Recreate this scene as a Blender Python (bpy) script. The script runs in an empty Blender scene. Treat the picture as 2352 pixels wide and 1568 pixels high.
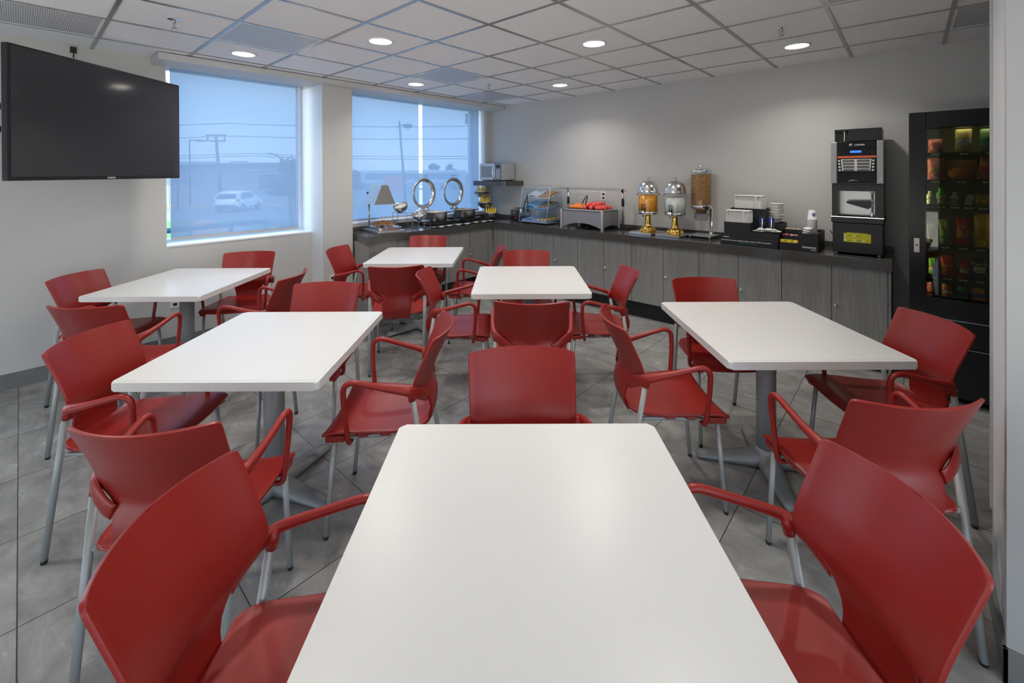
import bpy, bmesh, math, random
from math import sin, cos, pi, radians
from mathutils import Vector, Matrix

random.seed(7)
S = bpy.context.scene
COL = S.collection

# ------------------------------------------------------------------ camera
F_PX = 1016.678
PITCH, ROLL, YAW = 0.0036, 0.0041, 0.7325
HC = 1.64                                   # eye height
CE = 2.693                                  # ceiling height
A_ = Matrix(((cos(YAW), sin(YAW), 0), (-sin(YAW), cos(YAW), 0), (0, 0, 1)))
B_ = Matrix(((1, 0, 0), (0, cos(PITCH), -sin(PITCH)), (0, sin(PITCH), cos(PITCH))))
C_ = Matrix(((cos(ROLL), 0, -sin(ROLL)), (0, 1, 0), (sin(ROLL), 0, cos(ROLL))))
R_ = C_ @ B_ @ A_
cam_d = bpy.data.cameras.new('camera')
cam = bpy.data.objects.new('camera', cam_d)
COL.objects.link(cam)
M4 = Matrix.Identity(4)
for i in range(3):
    M4[i][0] = R_[0][i]
    M4[i][1] = R_[2][i]
    M4[i][2] = -R_[1][i]
M4[2][3] = HC
cam.matrix_world = M4
cam_d.sensor_fit = 'HORIZONTAL'
cam_d.sensor_width = 36.0
cam_d.lens = F_PX / 2352 * 36
cam_d.shift_y = (399.76 - 784) / 2352
cam_d.clip_start = 0.05
cam_d.clip_end = 2000
S.camera = cam

# ------------------------------------------------------------------ view
S.view_settings.view_transform = 'Standard'
S.view_settings.look = 'None'
S.view_settings.gamma = 1
S.view_settings.use_curve_mapping = False
S.view_settings.exposure = 0.62

S.cycles.max_bounces = 14
S.cycles.diffuse_bounces = 8
S.cycles.glossy_bounces = 6
S.cycles.transparent_max_bounces = 24
SKY_STRENGTH = 3.3
LAMP_STRENGTH = 14.0
LAMP_POWER = 5.0

# ------------------------------------------------------------------ world: hazy blue sky with thin cloud
W = bpy.data.worlds.new('sky')
S.world = W
W.use_nodes = True
nt = W.node_tree
nt.nodes.clear()
o_ = nt.nodes.new('ShaderNodeOutputWorld')
bg = nt.nodes.new('ShaderNodeBackground')
tc = nt.nodes.new('ShaderNodeTexCoord')
sep = nt.nodes.new('ShaderNodeSeparateXYZ')
nt.links.new(tc.outputs['Generated'], sep.inputs[0])
cr = nt.nodes.new('ShaderNodeValToRGB')
cr.color_ramp.elements[0].position = 0.0
cr.color_ramp.elements[0].color = (0.66, 0.76, 0.89, 1)
cr.color_ramp.elements[1].position = 0.62
cr.color_ramp.elements[1].color = (0.26, 0.52, 0.90, 1)
nt.links.new(sep.outputs['Z'], cr.inputs['Fac'])
nz = nt.nodes.new('ShaderNodeTexNoise')
nz.inputs['Scale'].default_value = 3.2
nz.inputs['Detail'].default_value = 6
nz.inputs['Roughness'].default_value = 0.6
mp = nt.nodes.new('ShaderNodeMapping')
mp.inputs['Scale'].default_value = (1, 1, 2.6)
mp.inputs['Location'].default_value = (0.4, 0.2, 0.1)
nt.links.new(tc.outputs['Generated'], mp.inputs[0])
nt.links.new(mp.outputs[0], nz.inputs['Vector'])
cr2 = nt.nodes.new('ShaderNodeValToRGB')
cr2.color_ramp.elements[0].position = 0.45
cr2.color_ramp.elements[0].color = (0, 0, 0, 1)
cr2.color_ramp.elements[1].position = 0.75
cr2.color_ramp.elements[1].color = (0.6, 0.6, 0.6, 1)
nt.links.new(nz.outputs['Fac'], cr2.inputs['Fac'])
mx = nt.nodes.new('ShaderNodeMixRGB')
nt.links.new(cr2.outputs['Color'], mx.inputs['Fac'])
nt.links.new(cr.outputs['Color'], mx.inputs['Color1'])
mx.inputs['Color2'].default_value = (0.78, 0.84, 0.98, 1)
lt = nt.nodes.new('ShaderNodeMath')
lt.operation = 'LESS_THAN'
lt.inputs[1].default_value = -0.02
nt.links.new(sep.outputs['Z'], lt.inputs[0])
mg = nt.nodes.new('ShaderNodeMixRGB')          # warm glow added below the horizon, bounces light up to the ceiling
nt.links.new(lt.outputs[0], mg.inputs['Fac'])
nt.links.new(mx.outputs['Color'], mg.inputs['Color1'])
mg.inputs['Color2'].default_value = (0.90, 0.83, 0.75, 1)
nt.links.new(mg.outputs['Color'], bg.inputs['Color'])
bg.inputs['Strength'].default_value = SKY_STRENGTH
nt.links.new(bg.outputs[0], o_.inputs['Surface'])

# hazy sun behind the building, lighting the street that the windows look out on
sun_d = bpy.data.lights.new('sun', 'SUN')
sun_d.energy = 6.0
sun_d.angle = radians(2.0)
sun_d.color = (1.0, 0.95, 0.88)
sun_o = bpy.data.objects.new('sun', sun_d)
COL.objects.link(sun_o)
sun_o.rotation_euler = Vector((0.62, -0.25, 0.75)).to_track_quat('Z', 'Y').to_euler()

# portals for the daylight through real and added windows (sampling guides, they give no light)
def portal(loc, sx, sy):
    l = bpy.data.lights.new('window_portal', 'AREA')
    l.shape = 'RECTANGLE'
    l.size, l.size_y = sx, sy
    l.cycles.is_portal = True
    o = bpy.data.objects.new('window_portal', l)
    COL.objects.link(o)
    o.location = loc
    o.rotation_euler = (0, radians(-90), 0)
    return o
portal((-5.44, 1.58, 1.80), 1.78, 1.40)
portal((-5.44, 3.84, 1.83), 1.70, 2.50)
portal((-5.44, -1.95, 1.43), 2.46, 2.0)
pr_ = portal((4.36, -0.5, 1.48), 2.27, 4.8)
pr_.rotation_euler = (0, radians(90), 0)
pf = portal((-0.45, -3.38, 0.60), 8.5, 1.0)
pf.rotation_euler = (radians(90), 0, 0)

# ------------------------------------------------------------------ materials
MATS = {}
def mat(name, col, rough=0.5, metal=0.0, spec=0.5, coat=0.0, bump=0.0, bscale=200.0, emis=None, es=0.0, trans=0.0, alpha=1.0, ior=1.45, var=0.0, vscale=5.0):
    if name in MATS:
        return MATS[name]
    m = bpy.data.materials.new(name)
    m.use_nodes = True
    n = m.node_tree
    p = n.nodes['Principled BSDF']
    p.inputs['Base Color'].default_value = (*col, 1)
    p.inputs['Roughness'].default_value = rough
    p.inputs['Metallic'].default_value = metal
    p.inputs['Specular IOR Level'].default_value = spec
    p.inputs['IOR'].default_value = ior
    p.inputs['Coat Weight'].default_value = coat
    p.inputs['Transmission Weight'].default_value = trans
    p.inputs['Alpha'].default_value = alpha
    p.inputs['Coat Roughness'].default_value = 0.28
    if emis:
        p.inputs['Emission Color'].default_value = (*emis, 1)
        p.inputs['Emission Strength'].default_value = es
    t = n.nodes.new('ShaderNodeTexCoord')
    nn = n.nodes.new('ShaderNodeTexNoise')
    nn.inputs['Scale'].default_value = vscale
    nn.inputs['Detail'].default_value = 4
    n.links.new(t.outputs['Object'], nn.inputs['Vector'])
    r = n.nodes.new('ShaderNodeMapRange')
    r.inputs['To Min'].default_value = 1 - max(var, 0.015)
    r.inputs['To Max'].default_value = 1 + max(var, 0.015)
    n.links.new(nn.outputs['Fac'], r.inputs['Value'])
    mm = n.nodes.new('ShaderNodeVectorMath')
    mm.operation = 'SCALE'
    mm.inputs[0].default_value = col
    n.links.new(r.outputs[0], mm.inputs['Scale'])
    n.links.new(mm.outputs[0], p.inputs['Base Color'])
    if bump > 0:
        b = n.nodes.new('ShaderNodeBump')
        b.inputs['Strength'].default_value = bump
        b.inputs['Distance'].default_value = 0.002
        n2 = n.nodes.new('ShaderNodeTexNoise')
        n2.inputs['Scale'].default_value = bscale
        n2.inputs['Detail'].default_value = 3
        n.links.new(t.outputs['Object'], n2.inputs['Vector'])
        n.links.new(n2.outputs['Fac'], b.inputs['Height'])
        n.links.new(b.outputs[0], p.inputs['Normal'])
    MATS[name] = m
    return m

def m_glass(name, tint=(1, 1, 1), rough=0.02, refl=1.0):
    """thin clear sheet: straight-through light plus mirror reflection by fresnel"""
    if name in MATS:
        return MATS[name]
    m = bpy.data.materials.new(name)
    m.use_nodes = True
    n = m.node_tree
    n.nodes.clear()
    o = n.nodes.new('ShaderNodeOutputMaterial')
    mix = n.nodes.new('ShaderNodeMixShader')
    tr = n.nodes.new('ShaderNodeBsdfTransparent')
    tr.inputs[0].default_value = (*tint, 1)
    gl = n.nodes.new('ShaderNodeBsdfGlossy')
    gl.inputs['Roughness'].default_value = rough
    fr = n.nodes.new('ShaderNodeFresnel')
    fr.inputs['IOR'].default_value = 1.45
    ge = n.nodes.new('ShaderNodeNewGeometry')
    io = n.nodes.new('ShaderNodeMapRange')      # same reflectance from either side of the thin sheet
    io.inputs['To Min'].default_value = 1.45
    io.inputs['To Max'].default_value = 1 / 1.45
    n.links.new(ge.outputs['Backfacing'], io.inputs['Value'])
    n.links.new(io.outputs[0], fr.inputs['IOR'])
    mu = n.nodes.new('ShaderNodeMath')
    mu.operation = 'MULTIPLY'
    mu.inputs[1].default_value = refl
    n.links.new(fr.outputs[0], mu.inputs[0])
    n.links.new(mu.outputs[0], mix.inputs[0])
    n.links.new(tr.outputs[0], mix.inputs[1])
    n.links.new(gl.outputs[0], mix.inputs[2])
    n.links.new(mix.outputs[0], o.inputs['Surface'])
    MATS[name] = m
    return m

def m_screen():
    """solar screen cloth: open weave (see-through) with white yarn that scatters the daylight"""
    m = bpy.data.materials.new('screen_cloth')
    m.use_nodes = True
    n = m.node_tree
    n.nodes.clear()
    o = n.nodes.new('ShaderNodeOutputMaterial')
    tr = n.nodes.new('ShaderNodeBsdfTransparent')
    tr.inputs[0].default_value = (0.86, 0.94, 1.0, 1)
    di = n.nodes.new('ShaderNodeBsdfDiffuse')
    di.inputs[0].default_value = (0.16, 0.17, 0.19, 1)
    tl = n.nodes.new('ShaderNodeBsdfTranslucent')
    tl.inputs[0].default_value = (0.25, 0.31, 0.38, 1)
    a = n.nodes.new('ShaderNodeAddShader')
    n.links.new(di.outputs[0], a.inputs[0])
    n.links.new(tl.outputs[0], a.inputs[1])
    mix = n.nodes.new('ShaderNodeMixShader')
    # fine weave: slight density change along the threads
    t = n.nodes.new('ShaderNodeTexCoord')
    mpp = n.nodes.new('ShaderNodeMapping')
    mpp.inputs['Scale'].default_value = (8, 8, 260)
    n.links.new(t.outputs['Object'], mpp.inputs[0])
    nn = n.nodes.new('ShaderNodeTexNoise')
    nn.inputs['Scale'].default_value = 1.0
    n.links.new(mpp.outputs[0], nn.inputs['Vector'])
    r = n.nodes.new('ShaderNodeMapRange')
    r.inputs['To Min'].default_value = 0.70
    r.inputs['To Max'].default_value = 0.70
    n.links.new(nn.outputs['Fac'], r.inputs['Value'])
    n.links.new(r.outputs[0], mix.inputs[0])
    n.links.new(tr.outputs[0], mix.inputs[1])
    n.links.new(a.outputs[0], mix.inputs[2])
    n.links.new(mix.outputs[0], o.inputs['Surface'])
    return m

def m_tiles():
    m = mat('floor_tiles', (0.2, 0.2, 0.2), 0.3)
    n = m.node_tree
    p = n.nodes['Principled BSDF']
    for l in list(p.inputs['Base Color'].links):
        n.links.remove(l)
    g = n.nodes.new('ShaderNodeNewGeometry')
    sp = n.nodes.new('ShaderNodeSeparateXYZ')
    n.links.new(g.outputs['Position'], sp.inputs[0])
    TS = 0.592
    def math_(op, a, b=None):
        x = n.nodes.new('ShaderNodeMath')
        x.operation = op
        for k, v in ((0, a), (1, b)):
            if v is None:
                continue
            if isinstance(v, (int, float)):
                x.inputs[k].default_value = v
            else:
                n.links.new(v, x.inputs[k])
        return x.outputs[0]
    u = math_('DIVIDE', math_('SUBTRACT', sp.outputs['X'], -2.405), TS)
    v = math_('DIVIDE', math_('SUBTRACT', sp.outputs['Y'], 1.168), TS)
    def edge(w):
        f = math_('FRACT', w)
        return math_('MINIMUM', f, math_('SUBTRACT', 1.0, f))
    e = math_('MINIMUM', edge(u), edge(v))
    grout = math_('LESS_THAN', e, 0.0034)
    # per-tile tone
    cu = math_('FLOOR', u)
    cv = math_('FLOOR', v)
    cmb = n.nodes.new('ShaderNodeCombineXYZ')
    n.links.new(cu, cmb.inputs[0])
    n.links.new(cv, cmb.inputs[1])
    wn = n.nodes.new('ShaderNodeTexWhiteNoise')
    wn.noise_dimensions = '2D'
    n.links.new(cmb.outputs[0], wn.inputs['Vector'])
    off = n.nodes.new('ShaderNodeVectorMath')
    off.operation = 'MULTIPLY_ADD'
    n.links.new(wn.outputs['Color'], off.inputs[0])
    off.inputs[1].default_value = (9, 9, 9)
    n.links.new(g.outputs['Position'], off.inputs[2])
    mp1 = n.nodes.new('ShaderNodeMapping')
    mp1.inputs['Scale'].default_value = (2.2, 3.6, 1)
    n.links.new(off.outputs[0], mp1.inputs[0])
    n1 = n.nodes.new('ShaderNodeTexNoise')
    n1.inputs['Scale'].default_value = 1.8
    n1.inputs['Detail'].default_value = 9
    n1.inputs['Roughness'].default_value = 0.68
    n1.inputs['Distortion'].default_value = 0.5
    n.links.new(mp1.outputs[0], n1.inputs['Vector'])
    ramp = n.nodes.new('ShaderNodeValToRGB')
    ramp.color_ramp.elements[0].position = 0.28
    ramp.color_ramp.elements[0].color = (0.19, 0.188, 0.178, 1)
    ramp.color_ramp.elements[1].position = 0.74
    ramp.color_ramp.elements[1].color = (0.43, 0.425, 0.405, 1)
    n.links.new(n1.outputs['Fac'], ramp.inputs['Fac'])
    mixg = n.nodes.new('ShaderNodeMixRGB')
    n.links.new(grout, mixg.inputs['Fac'])
    n.links.new(ramp.outputs['Color'], mixg.inputs['Color1'])
    mixg.inputs['Color2'].default_value = (0.05, 0.05, 0.048, 1)
    n.links.new(mixg.outputs['Color'], p.inputs['Base Color'])
    rr = n.nodes.new('ShaderNodeMapRange')
    n.links.new(n1.outputs['Fac'], rr.inputs['Value'])
    rr.inputs['To Min'].default_value = 0.16
    rr.inputs['To Max'].default_value = 0.34
    n.links.new(rr.outputs[0], p.inputs['Roughness'])
    bp_ = n.nodes.new('ShaderNodeBump')
    bp_.inputs['Strength'].default_value = 0.25
    bp_.inputs['Distance'].default_value = 0.002
    inv = math_('SUBTRACT', 1.0, grout)
    n.links.new(inv, bp_.inputs['Height'])
    n.links.new(bp_.outputs[0], p.inputs['Normal'])
    return m

def m_wood(name, horizontal_axis='X'):
    """grey laminate with fine vertical grain"""
    m = mat(name, (0.3, 0.3, 0.29), 0.45)
    n = m.node_tree
    p = n.nodes['Principled BSDF']
    for l in list(p.inputs['Base Color'].links):
        n.links.remove(l)
    g = n.nodes.new('ShaderNodeNewGeometry')
    mp1 = n.nodes.new('ShaderNodeMapping')
    mp1.inputs['Scale'].default_value = (150, 150, 3.2)
    n.links.new(g.outputs['Position'], mp1.inputs[0])
    n1 = n.nodes.new('ShaderNodeTexNoise')
    n1.inputs['Scale'].default_value = 1.0
    n1.inputs['Detail'].default_value = 6
    n1.inputs['Roughness'].default_value = 0.7
    n.links.new(mp1.outputs[0], n1.inputs['Vector'])
    mp2 = n.nodes.new('ShaderNodeMapping')
    mp2.inputs['Scale'].default_value = (12, 12, 0.9)
    n.links.new(g.outputs['Position'], mp2.inputs[0])
    n2 = n.nodes.new('ShaderNodeTexNoise')
    n2.inputs['Scale'].default_value = 1.0
    n2.inputs['Detail'].default_value = 3
    n.links.new(mp2.outputs[0], n2.inputs['Vector'])
    ad = n.nodes.new('ShaderNodeMath')
    ad.operation = 'MULTIPLY_ADD'
    n.links.new(n1.outputs['Fac'], ad.inputs[0])
    ad.inputs[1].default_value = 0.75
    m2 = n.nodes.new('ShaderNodeMath')
    m2.operation = 'MULTIPLY'
    n.links.new(n2.outputs['Fac'], m2.inputs[0])
    m2.inputs[1].default_value = 0.25
    n.links.new(m2.outputs[0], ad.inputs[2])
    ramp = n.nodes.new('ShaderNodeValToRGB')
    ramp.color_ramp.elements[0].position = 0.30
    ramp.color_ramp.elements[0].color = (0.17, 0.165, 0.155, 1)
    ramp.color_ramp.elements[1].position = 0.68
    ramp.color_ramp.elements[1].color = (0.37, 0.365, 0.35, 1)
    n.links.new(ad.outputs[0], ramp.inputs['Fac'])
    n.links.new(ramp.outputs['Color'], p.inputs['Base Color'])
    return m

def m_perf():
    """perforated sheet metal"""
    m = mat('perforated_metal', (0.55, 0.56, 0.58), 0.42, 0.15)
    n = m.node_tree
    p = n.nodes['Principled BSDF']
    for l in list(p.inputs['Base Color'].links):
        n.links.remove(l)
    t = n.nodes.new('ShaderNodeTexCoord')
    mp1 = n.nodes.new('ShaderNodeMapping')
    mp1.inputs['Scale'].default_value = (95, 95, 0)
    n.links.new(t.outputs['Object'], mp1.inputs[0])
    vo = n.nodes.new('ShaderNodeTexVoronoi')
    vo.inputs['Scale'].default_value = 1.0
    vo.inputs['Randomness'].default_value = 0.0
    n.links.new(mp1.outputs[0], vo.inputs['Vector'])
    lt = n.nodes.new('ShaderNodeMath')
    lt.operation = 'LESS_THAN'
    n.links.new(vo.outputs['Distance'], lt.inputs[0])
    lt.inputs[1].default_value = 0.30
    mi = n.nodes.new('ShaderNodeMixRGB')
    n.links.new(lt.outputs[0], mi.inputs['Fac'])
    mi.inputs['Color1'].default_value = (0.74, 0.74, 0.75, 1)
    mi.inputs['Color2'].default_value = (0.05, 0.05, 0.05, 1)
    n.links.new(mi.outputs[0], p.inputs['Base Color'])
    return m

RED = mat('red_plastic', (0.275, 0.0135, 0.009), 0.37, spec=0.5, coat=0.15, bump=0.06, bscale=900)
REDARM = mat('red_arm_plastic', (0.285, 0.015, 0.010), 0.35, spec=0.55)
SILVER = mat('silver_paint', (0.36, 0.37, 0.36), 0.42, 0.3)
BLACKRUB = mat('black_rubber', (0.012, 0.012, 0.013), 0.6)
TABLEM = mat('white_laminate', (0.75, 0.74, 0.715), 0.30, spec=0.5, bump=0.02, bscale=600)
BASEM = mat('grey_cast_base', (0.29, 0.295, 0.295), 0.42, 0.2)
WALLM = mat('wall_paint', (0.60, 0.59, 0.565), 0.62, bump=0.12, bscale=120)
WHITEP = mat('white_paint', (0.80, 0.81, 0.82), 0.45)
WHITESILL = mat('white_frame', (0.86, 0.87, 0.88), 0.35)
CEILM = mat('ceiling_tile', (0.91, 0.905, 0.90), 0.85, bump=0.35, bscale=420, var=0.03, vscale=60)
GRIDM = mat('ceiling_grid_metal', (0.42, 0.42, 0.41), 0.22, 0.65)
TILES = m_tiles()
BBM = mat('baseboard_tile', (0.19, 0.188, 0.18), 0.35, var=0.25, vscale=7)
WOOD = m_wood('grey_laminate')
COUNTER = mat('dark_quartz', (0.075, 0.073, 0.067), 0.16, spec=0.6, var=0.08, vscale=90)
KICK = mat('black_kick', (0.012, 0.012, 0.014), 0.25)
STEEL = mat('stainless_steel', (0.74, 0.74, 0.74), 0.22, 1.0)
STEELB = mat('brushed_steel', (0.55, 0.55, 0.55), 0.33, 1.0)
CHROME = mat('chrome', (0.78, 0.78, 0.79), 0.06, 1.0)
GOLD = mat('gold_metal', (0.78, 0.50, 0.12), 0.14, 1.0)
BLACKP = mat('black_plastic', (0.014, 0.014, 0.015), 0.32)
BLACKG = mat('black_gloss', (0.010, 0.010, 0.012), 0.07)
BLACKM = mat('black_matte_board', (0.016, 0.016, 0.017), 0.5)
GLASSM = m_glass('clear_glass', (0.94, 0.97, 0.98))
ACRYL = m_glass('clear_acrylic', (0.93, 0.95, 0.96), 0.03, 1.0)
SCREEN = m_screen()
PERF = m_perf()
WHITEPL = mat('white_plastic', (0.78, 0.78, 0.76), 0.4)
PAPER = mat('white_paper', (0.74, 0.73, 0.70), 0.7)
LIGHTM = mat('lamp_lens', (1, 1, 1), 0.5, emis=(1.0, 0.93, 0.82), es=LAMP_STRENGTH)
TVM = mat('tv_screen', (0.036, 0.037, 0.042), 0.10, spec=0.6)

# ------------------------------------------------------------------ mesh helpers
class MB:
    def __init__(self):
        self.bm = bmesh.new()
        self.mats = []
        self.m = Matrix.Identity(4)
    def mi(self, m):
        if m is None:
            return 0
        if m not in self.mats:
            self.mats.append(m)
        return self.mats.index(m)
    def face(self, vs, m=None, smooth=False):
        try:
            f = self.bm.faces.new(vs)
        except ValueError:
            return None
        f.material_index = self.mi(m)
        f.smooth = smooth
        return f
    def v(self, p):
        return self.bm.verts.new(self.m @ Vector(p))
    def box(self, lo, hi, bev=0.0, m=None, seg=2):
        x0, y0, z0 = lo
        x1, y1, z1 = hi
        vs = [self.v(p) for p in ((x0, y0, z0), (x1, y0, z0), (x1, y1, z0), (x0, y1, z0), (x0, y0, z1), (x1, y0, z1), (x1, y1, z1), (x0, y1, z1))]
        fs = [self.face([vs[i] for i in q], m) for q in ((3, 2, 1, 0), (4, 5, 6, 7), (0, 1, 5, 4), (1, 2, 6, 5), (2, 3, 7, 6), (3, 0, 4, 7))]
        if bev > 0:
            es = list({e for f in fs if f for e in f.edges})
            bmesh.ops.bevel(self.bm, geom=es, offset=bev, segments=seg, affect='EDGES', profile=0.5, clamp_overlap=True)
        return self
    def lathe(self, prof, n=32, m=None, axis=(0, 0, 0), smooth=True, cap=True):
        """prof: (r, z) pairs from bottom to top"""
        ax, ay, az = axis
        rings = []
        for r, z in prof:
            if r < 1e-6:
                rings.append([self.v((ax, ay, az + z))])
            else:
                rings.append([self.v((ax + r * cos(2 * pi * i / n), ay + r * sin(2 * pi * i / n), az + z)) for i in range(n)])
        for a, b in zip(rings, rings[1:]):
            if len(a) == 1 and len(b) == 1:
                continue
            for i in range(n):
                j = (i + 1) % n
                if len(a) == 1:
                    self.face([a[0], b[j], b[i]][::-1], m, smooth)
                elif len(b) == 1:
                    self.face([a[i], a[j], b[0]], m, smooth)
                else:
                    self.face([a[i], a[j], b[j], b[i]], m, smooth)
        if cap:
            if len(rings[0]) > 1:
                self.face(rings[0][::-1], m)
            if len(rings[-1]) > 1:
                self.face(rings[-1], m)
        return self
    def tube(self, pts, rad, n=12, m=None, cap=True, smooth=True, up=(0, 0, 1), closed=False):
        """sweep an ellipse along pts; rad: number, list, or list of (side, up) pairs"""
        P = [Vector(p) for p in pts]
        N = len(P)
        rs = rad if isinstance(rad, (list, tuple)) else [rad] * N
        rings = []
        prev = None
        for i, p in enumerate(P):
            if closed:
                t = (P[(i + 1) % N] - P[i - 1]).normalized()
            elif i == 0:
                t = (P[1] - P[0]).normalized()
            elif i == N - 1:
                t = (P[-1] - P[-2]).normalized()
            else:
                t = ((P[i + 1] - P[i]).normalized() + (P[i] - P[i - 1]).normalized()).normalized()
            if prev is None:
                u = Vector(up)
                if abs(u.dot(t)) > 0.95:
                    u = Vector((1, 0, 0))
                s = t.cross(u).normalized()
                u = s.cross(t).normalized()
            else:
                u = prev - t * prev.dot(t)
                u.normalize()
                s = t.cross(u).normalized()
            prev = u
            r = rs[i]
            a, b = r if isinstance(r, (list, tuple)) else (r, r)
            rings.append([self.v(p + s * (a * cos(2 * pi * k / n)) + u * (b * sin(2 * pi * k / n))) for k in range(n)])
        rr = rings + [rings[0]] if closed else rings
        for a, b in zip(rr, rr[1:]):
            for k in range(n):
                j = (k + 1) % n
                self.face([a[k], a[j], b[j], b[k]], m, smooth)
        if cap and not closed:
            self.face(rings[0][::-1], m)
            self.face(rings[-1], m)
        return self
    def prism(self, poly, z0, z1, m=None, bev=0.0, smooth=False):
        """poly: list of (x, y) counter-clockwise"""
        lo = [self.v((x, y, z0)) for x, y in poly]
        hi = [self.v((x, y, z1)) for x, y in poly]
        fs = [self.face(lo[::-1], m), self.face(hi, m)]
        n = len(poly)
        for i in range(n):
            j = (i + 1) % n
            fs.append(self.face([lo[i], lo[j], hi[j], hi[i]], m, smooth))
        if bev:
            es = list({e for f in fs[:2] if f for e in f.edges})
            bmesh.ops.bevel(self.bm, geom=es, offset=bev, segments=2, affect='EDGES', profile=0.5, clamp_overlap=True)
        return self
    def grid(self, fn, nu, nv, m=None, smooth=True):
        g = [[self.v(fn(i / nu, j / nv)) for i in range(nu + 1)] for j in range(nv + 1)]
        for j in range(nv):
            for i in range(nu):
                self.face([g[j][i], g[j][i + 1], g[j + 1][i + 1], g[j + 1][i]], m, smooth)
        return self
    def ball(self, c, r, m=None, sx=1, sy=1, sz=1, n=12):
        prof = [(r * sin(pi * k / n), -r * cos(pi * k / n)) for k in range(n + 1)]
        old = self.m
        self.m = old @ Matrix.Translation(c) @ Matrix.Diagonal((sx, sy, sz, 1))
        self.lathe([(a if a > 1e-5 else 0, b) for a, b in prof], n * 2 if n < 10 else 20, m)
        self.m = old
        return self
    def build(self, name, m=None, parent=None, loc=None, solid=0.0, subsurf=0, offset=0.0):
        bmesh.ops.recalc_face_normals(self.bm, faces=self.bm.faces)
        me = bpy.data.meshes.new(name)
        self.bm.to_mesh(me)
        self.bm.free()
        ms = self.mats if self.mats else [m]
        for x in ms:
            me.materials.append(x if x is not None else m)
        o = bpy.data.objects.new(name, me)
        COL.objects.link(o)
        if parent is not None:
            o.parent = parent
        if loc:
            o.location = loc
        if solid:
            s = o.modifiers.new('solid', 'SOLIDIFY')
            s.thickness = solid
            s.offset = offset
        if subsurf:
            s = o.modifiers.new('sub', 'SUBSURF')
            s.levels = s.render_levels = subsurf
        return o

def tag(o, label=None, cat=None, group=None, kind=None):
    if label:
        o['label'] = label
    if cat:
        o['category'] = cat
    if group:
        o['group'] = group
    if kind:
        o['kind'] = kind
    return o
def thing(name, loc=(0, 0, 0), rz=0.0, label=None, cat=None, group=None):
    o = bpy.data.objects.new(name, None)
    COL.objects.link(o)
    o.location = loc
    o.rotation_euler = (0, 0, rz)
    o.empty_display_size = 0.1
    return tag(o, label, cat, group)
def struct(name, mb, m=None):
    o = mb.build(name, m)
    o['kind'] = 'structure'
    return o
def copy_tree(o, parent=None):
    c = o.copy()
    COL.objects.link(c)
    c.parent = parent
    for ch in [x for x in COL.objects if x.parent == o]:
        copy_tree(ch, c)
    return c
def rounded(w, d, r, n=6):
    """rounded rectangle outline, ccw"""
    pts = []
    for cx, cy, a0 in ((w / 2 - r, d / 2 - r, 0), (-w / 2 + r, d / 2 - r, 90), (-w / 2 + r, -d / 2 + r, 180), (w / 2 - r, -d / 2 + r, 270)):
        for k in range(n + 1):
            a = radians(a0 + 90 * k / n)
            pts.append((cx + r * cos(a), cy + r * sin(a)))
    return pts
def smooth_path(pts, n=6):
    """Catmull-Rom through pts"""
    P = [Vector(p) for p in pts]
    P = [P[0] * 2 - P[1]] + P + [P[-1] * 2 - P[-2]]
    out = []
    for i in range(1, len(P) - 2):
        for k in range(n):
            t = k / n
            a, b, c, d = P[i - 1], P[i], P[i + 1], P[i + 2]
            out.append(0.5 * ((2 * b) + (c - a) * t + (2 * a - 5 * b + 4 * c - d) * t * t + (3 * b - a - 3 * c + d) * t ** 3))
    out.append(P[-2])
    return out
def text_obj(name, s, size, m, parent, loc, rot, extrude=0.0006, align='LEFT', squash=1.0, bold=0.0):
    cu = bpy.data.curves.new('t', 'FONT')
    cu.body = s
    cu.size = size
    cu.extrude = extrude
    cu.align_x = align
    cu.offset = bold
    cu.resolution_u = 2
    tmp = bpy.data.objects.new('t', cu)
    COL.objects.link(tmp)
    bpy.context.view_layer.update()
    me = bpy.data.meshes.new_from_object(tmp.evaluated_get(bpy.context.evaluated_depsgraph_get()))
    bpy.data.objects.remove(tmp)
    me.materials.clear()
    me.materials.append(m)
    o = bpy.data.objects.new(name, me)
    COL.objects.link(o)
    o.parent = parent
    o.location = loc
    o.rotation_euler = rot
    o.scale = (squash, 1, 1)
    return o
def cam_to_room(X, Y):
    """site axes parallel to the table rows -> room axes"""
    return (X * cos(YAW) - Y * sin(YAW), X * sin(YAW) + Y * cos(YAW))
# ================================================================== ROOM SHELL
XL, XR, YB, YF = -5.13, 4.2, 5.155, -3.2      # left wall face, right wall face, back wall face, wall behind the camera
T = 0.30
XO = -5.50                                     # outer face of the window wall
Z1 = 0.955                                     # sill height of window 1
Z2 = 1.005
YW1a, YW1b = 0.905, 2.255                      # window 1 opening
YP = 2.612                                     # far side of pier
XP = -4.865                                    # pier face
YW2b = 5.03

struct('floor', MB().box((XO, YF - T, -0.12), (XR + T, YB + T, 0)), TILES)
# ceiling: lay-in tiles, one mesh, on a metal grid
cg = MB()
U0, V0, G = 0.2082, -0.2009, 0.61
fixt = {}
LIGHTS = [(-8, 2), (-6, 3), (-8, 5), (-4, 5), (-6, 7), (-2, 7), (-4, 1), (-2, 3), (-6, -1), (1, -3)]
VENTS = [(-7, 2), (-7, 5), (-8, 7), (-8, 0), (0, 7), (-1, 5)]
for i in range(-10, 8):
    for j in range(-6, 10):
        x0, x1 = U0 + i * G + 0.010, U0 + (i + 1) * G - 0.010
        y0, y1 = V0 + j * G + 0.010, V0 + (j + 1) * G - 0.010
        x0, x1 = max(x0, XL), min(x1, XR)
        y0, y1 = max(y0, YF), min(y1, YB)
        if x1 - x0 < 0.02 or y1 - y0 < 0.02 or (i, j) in VENTS:
            continue
        cg.box((x0, y0, CE + 0.004), (x1, y1, CE + 0.02), 0.003, seg=1)
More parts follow.
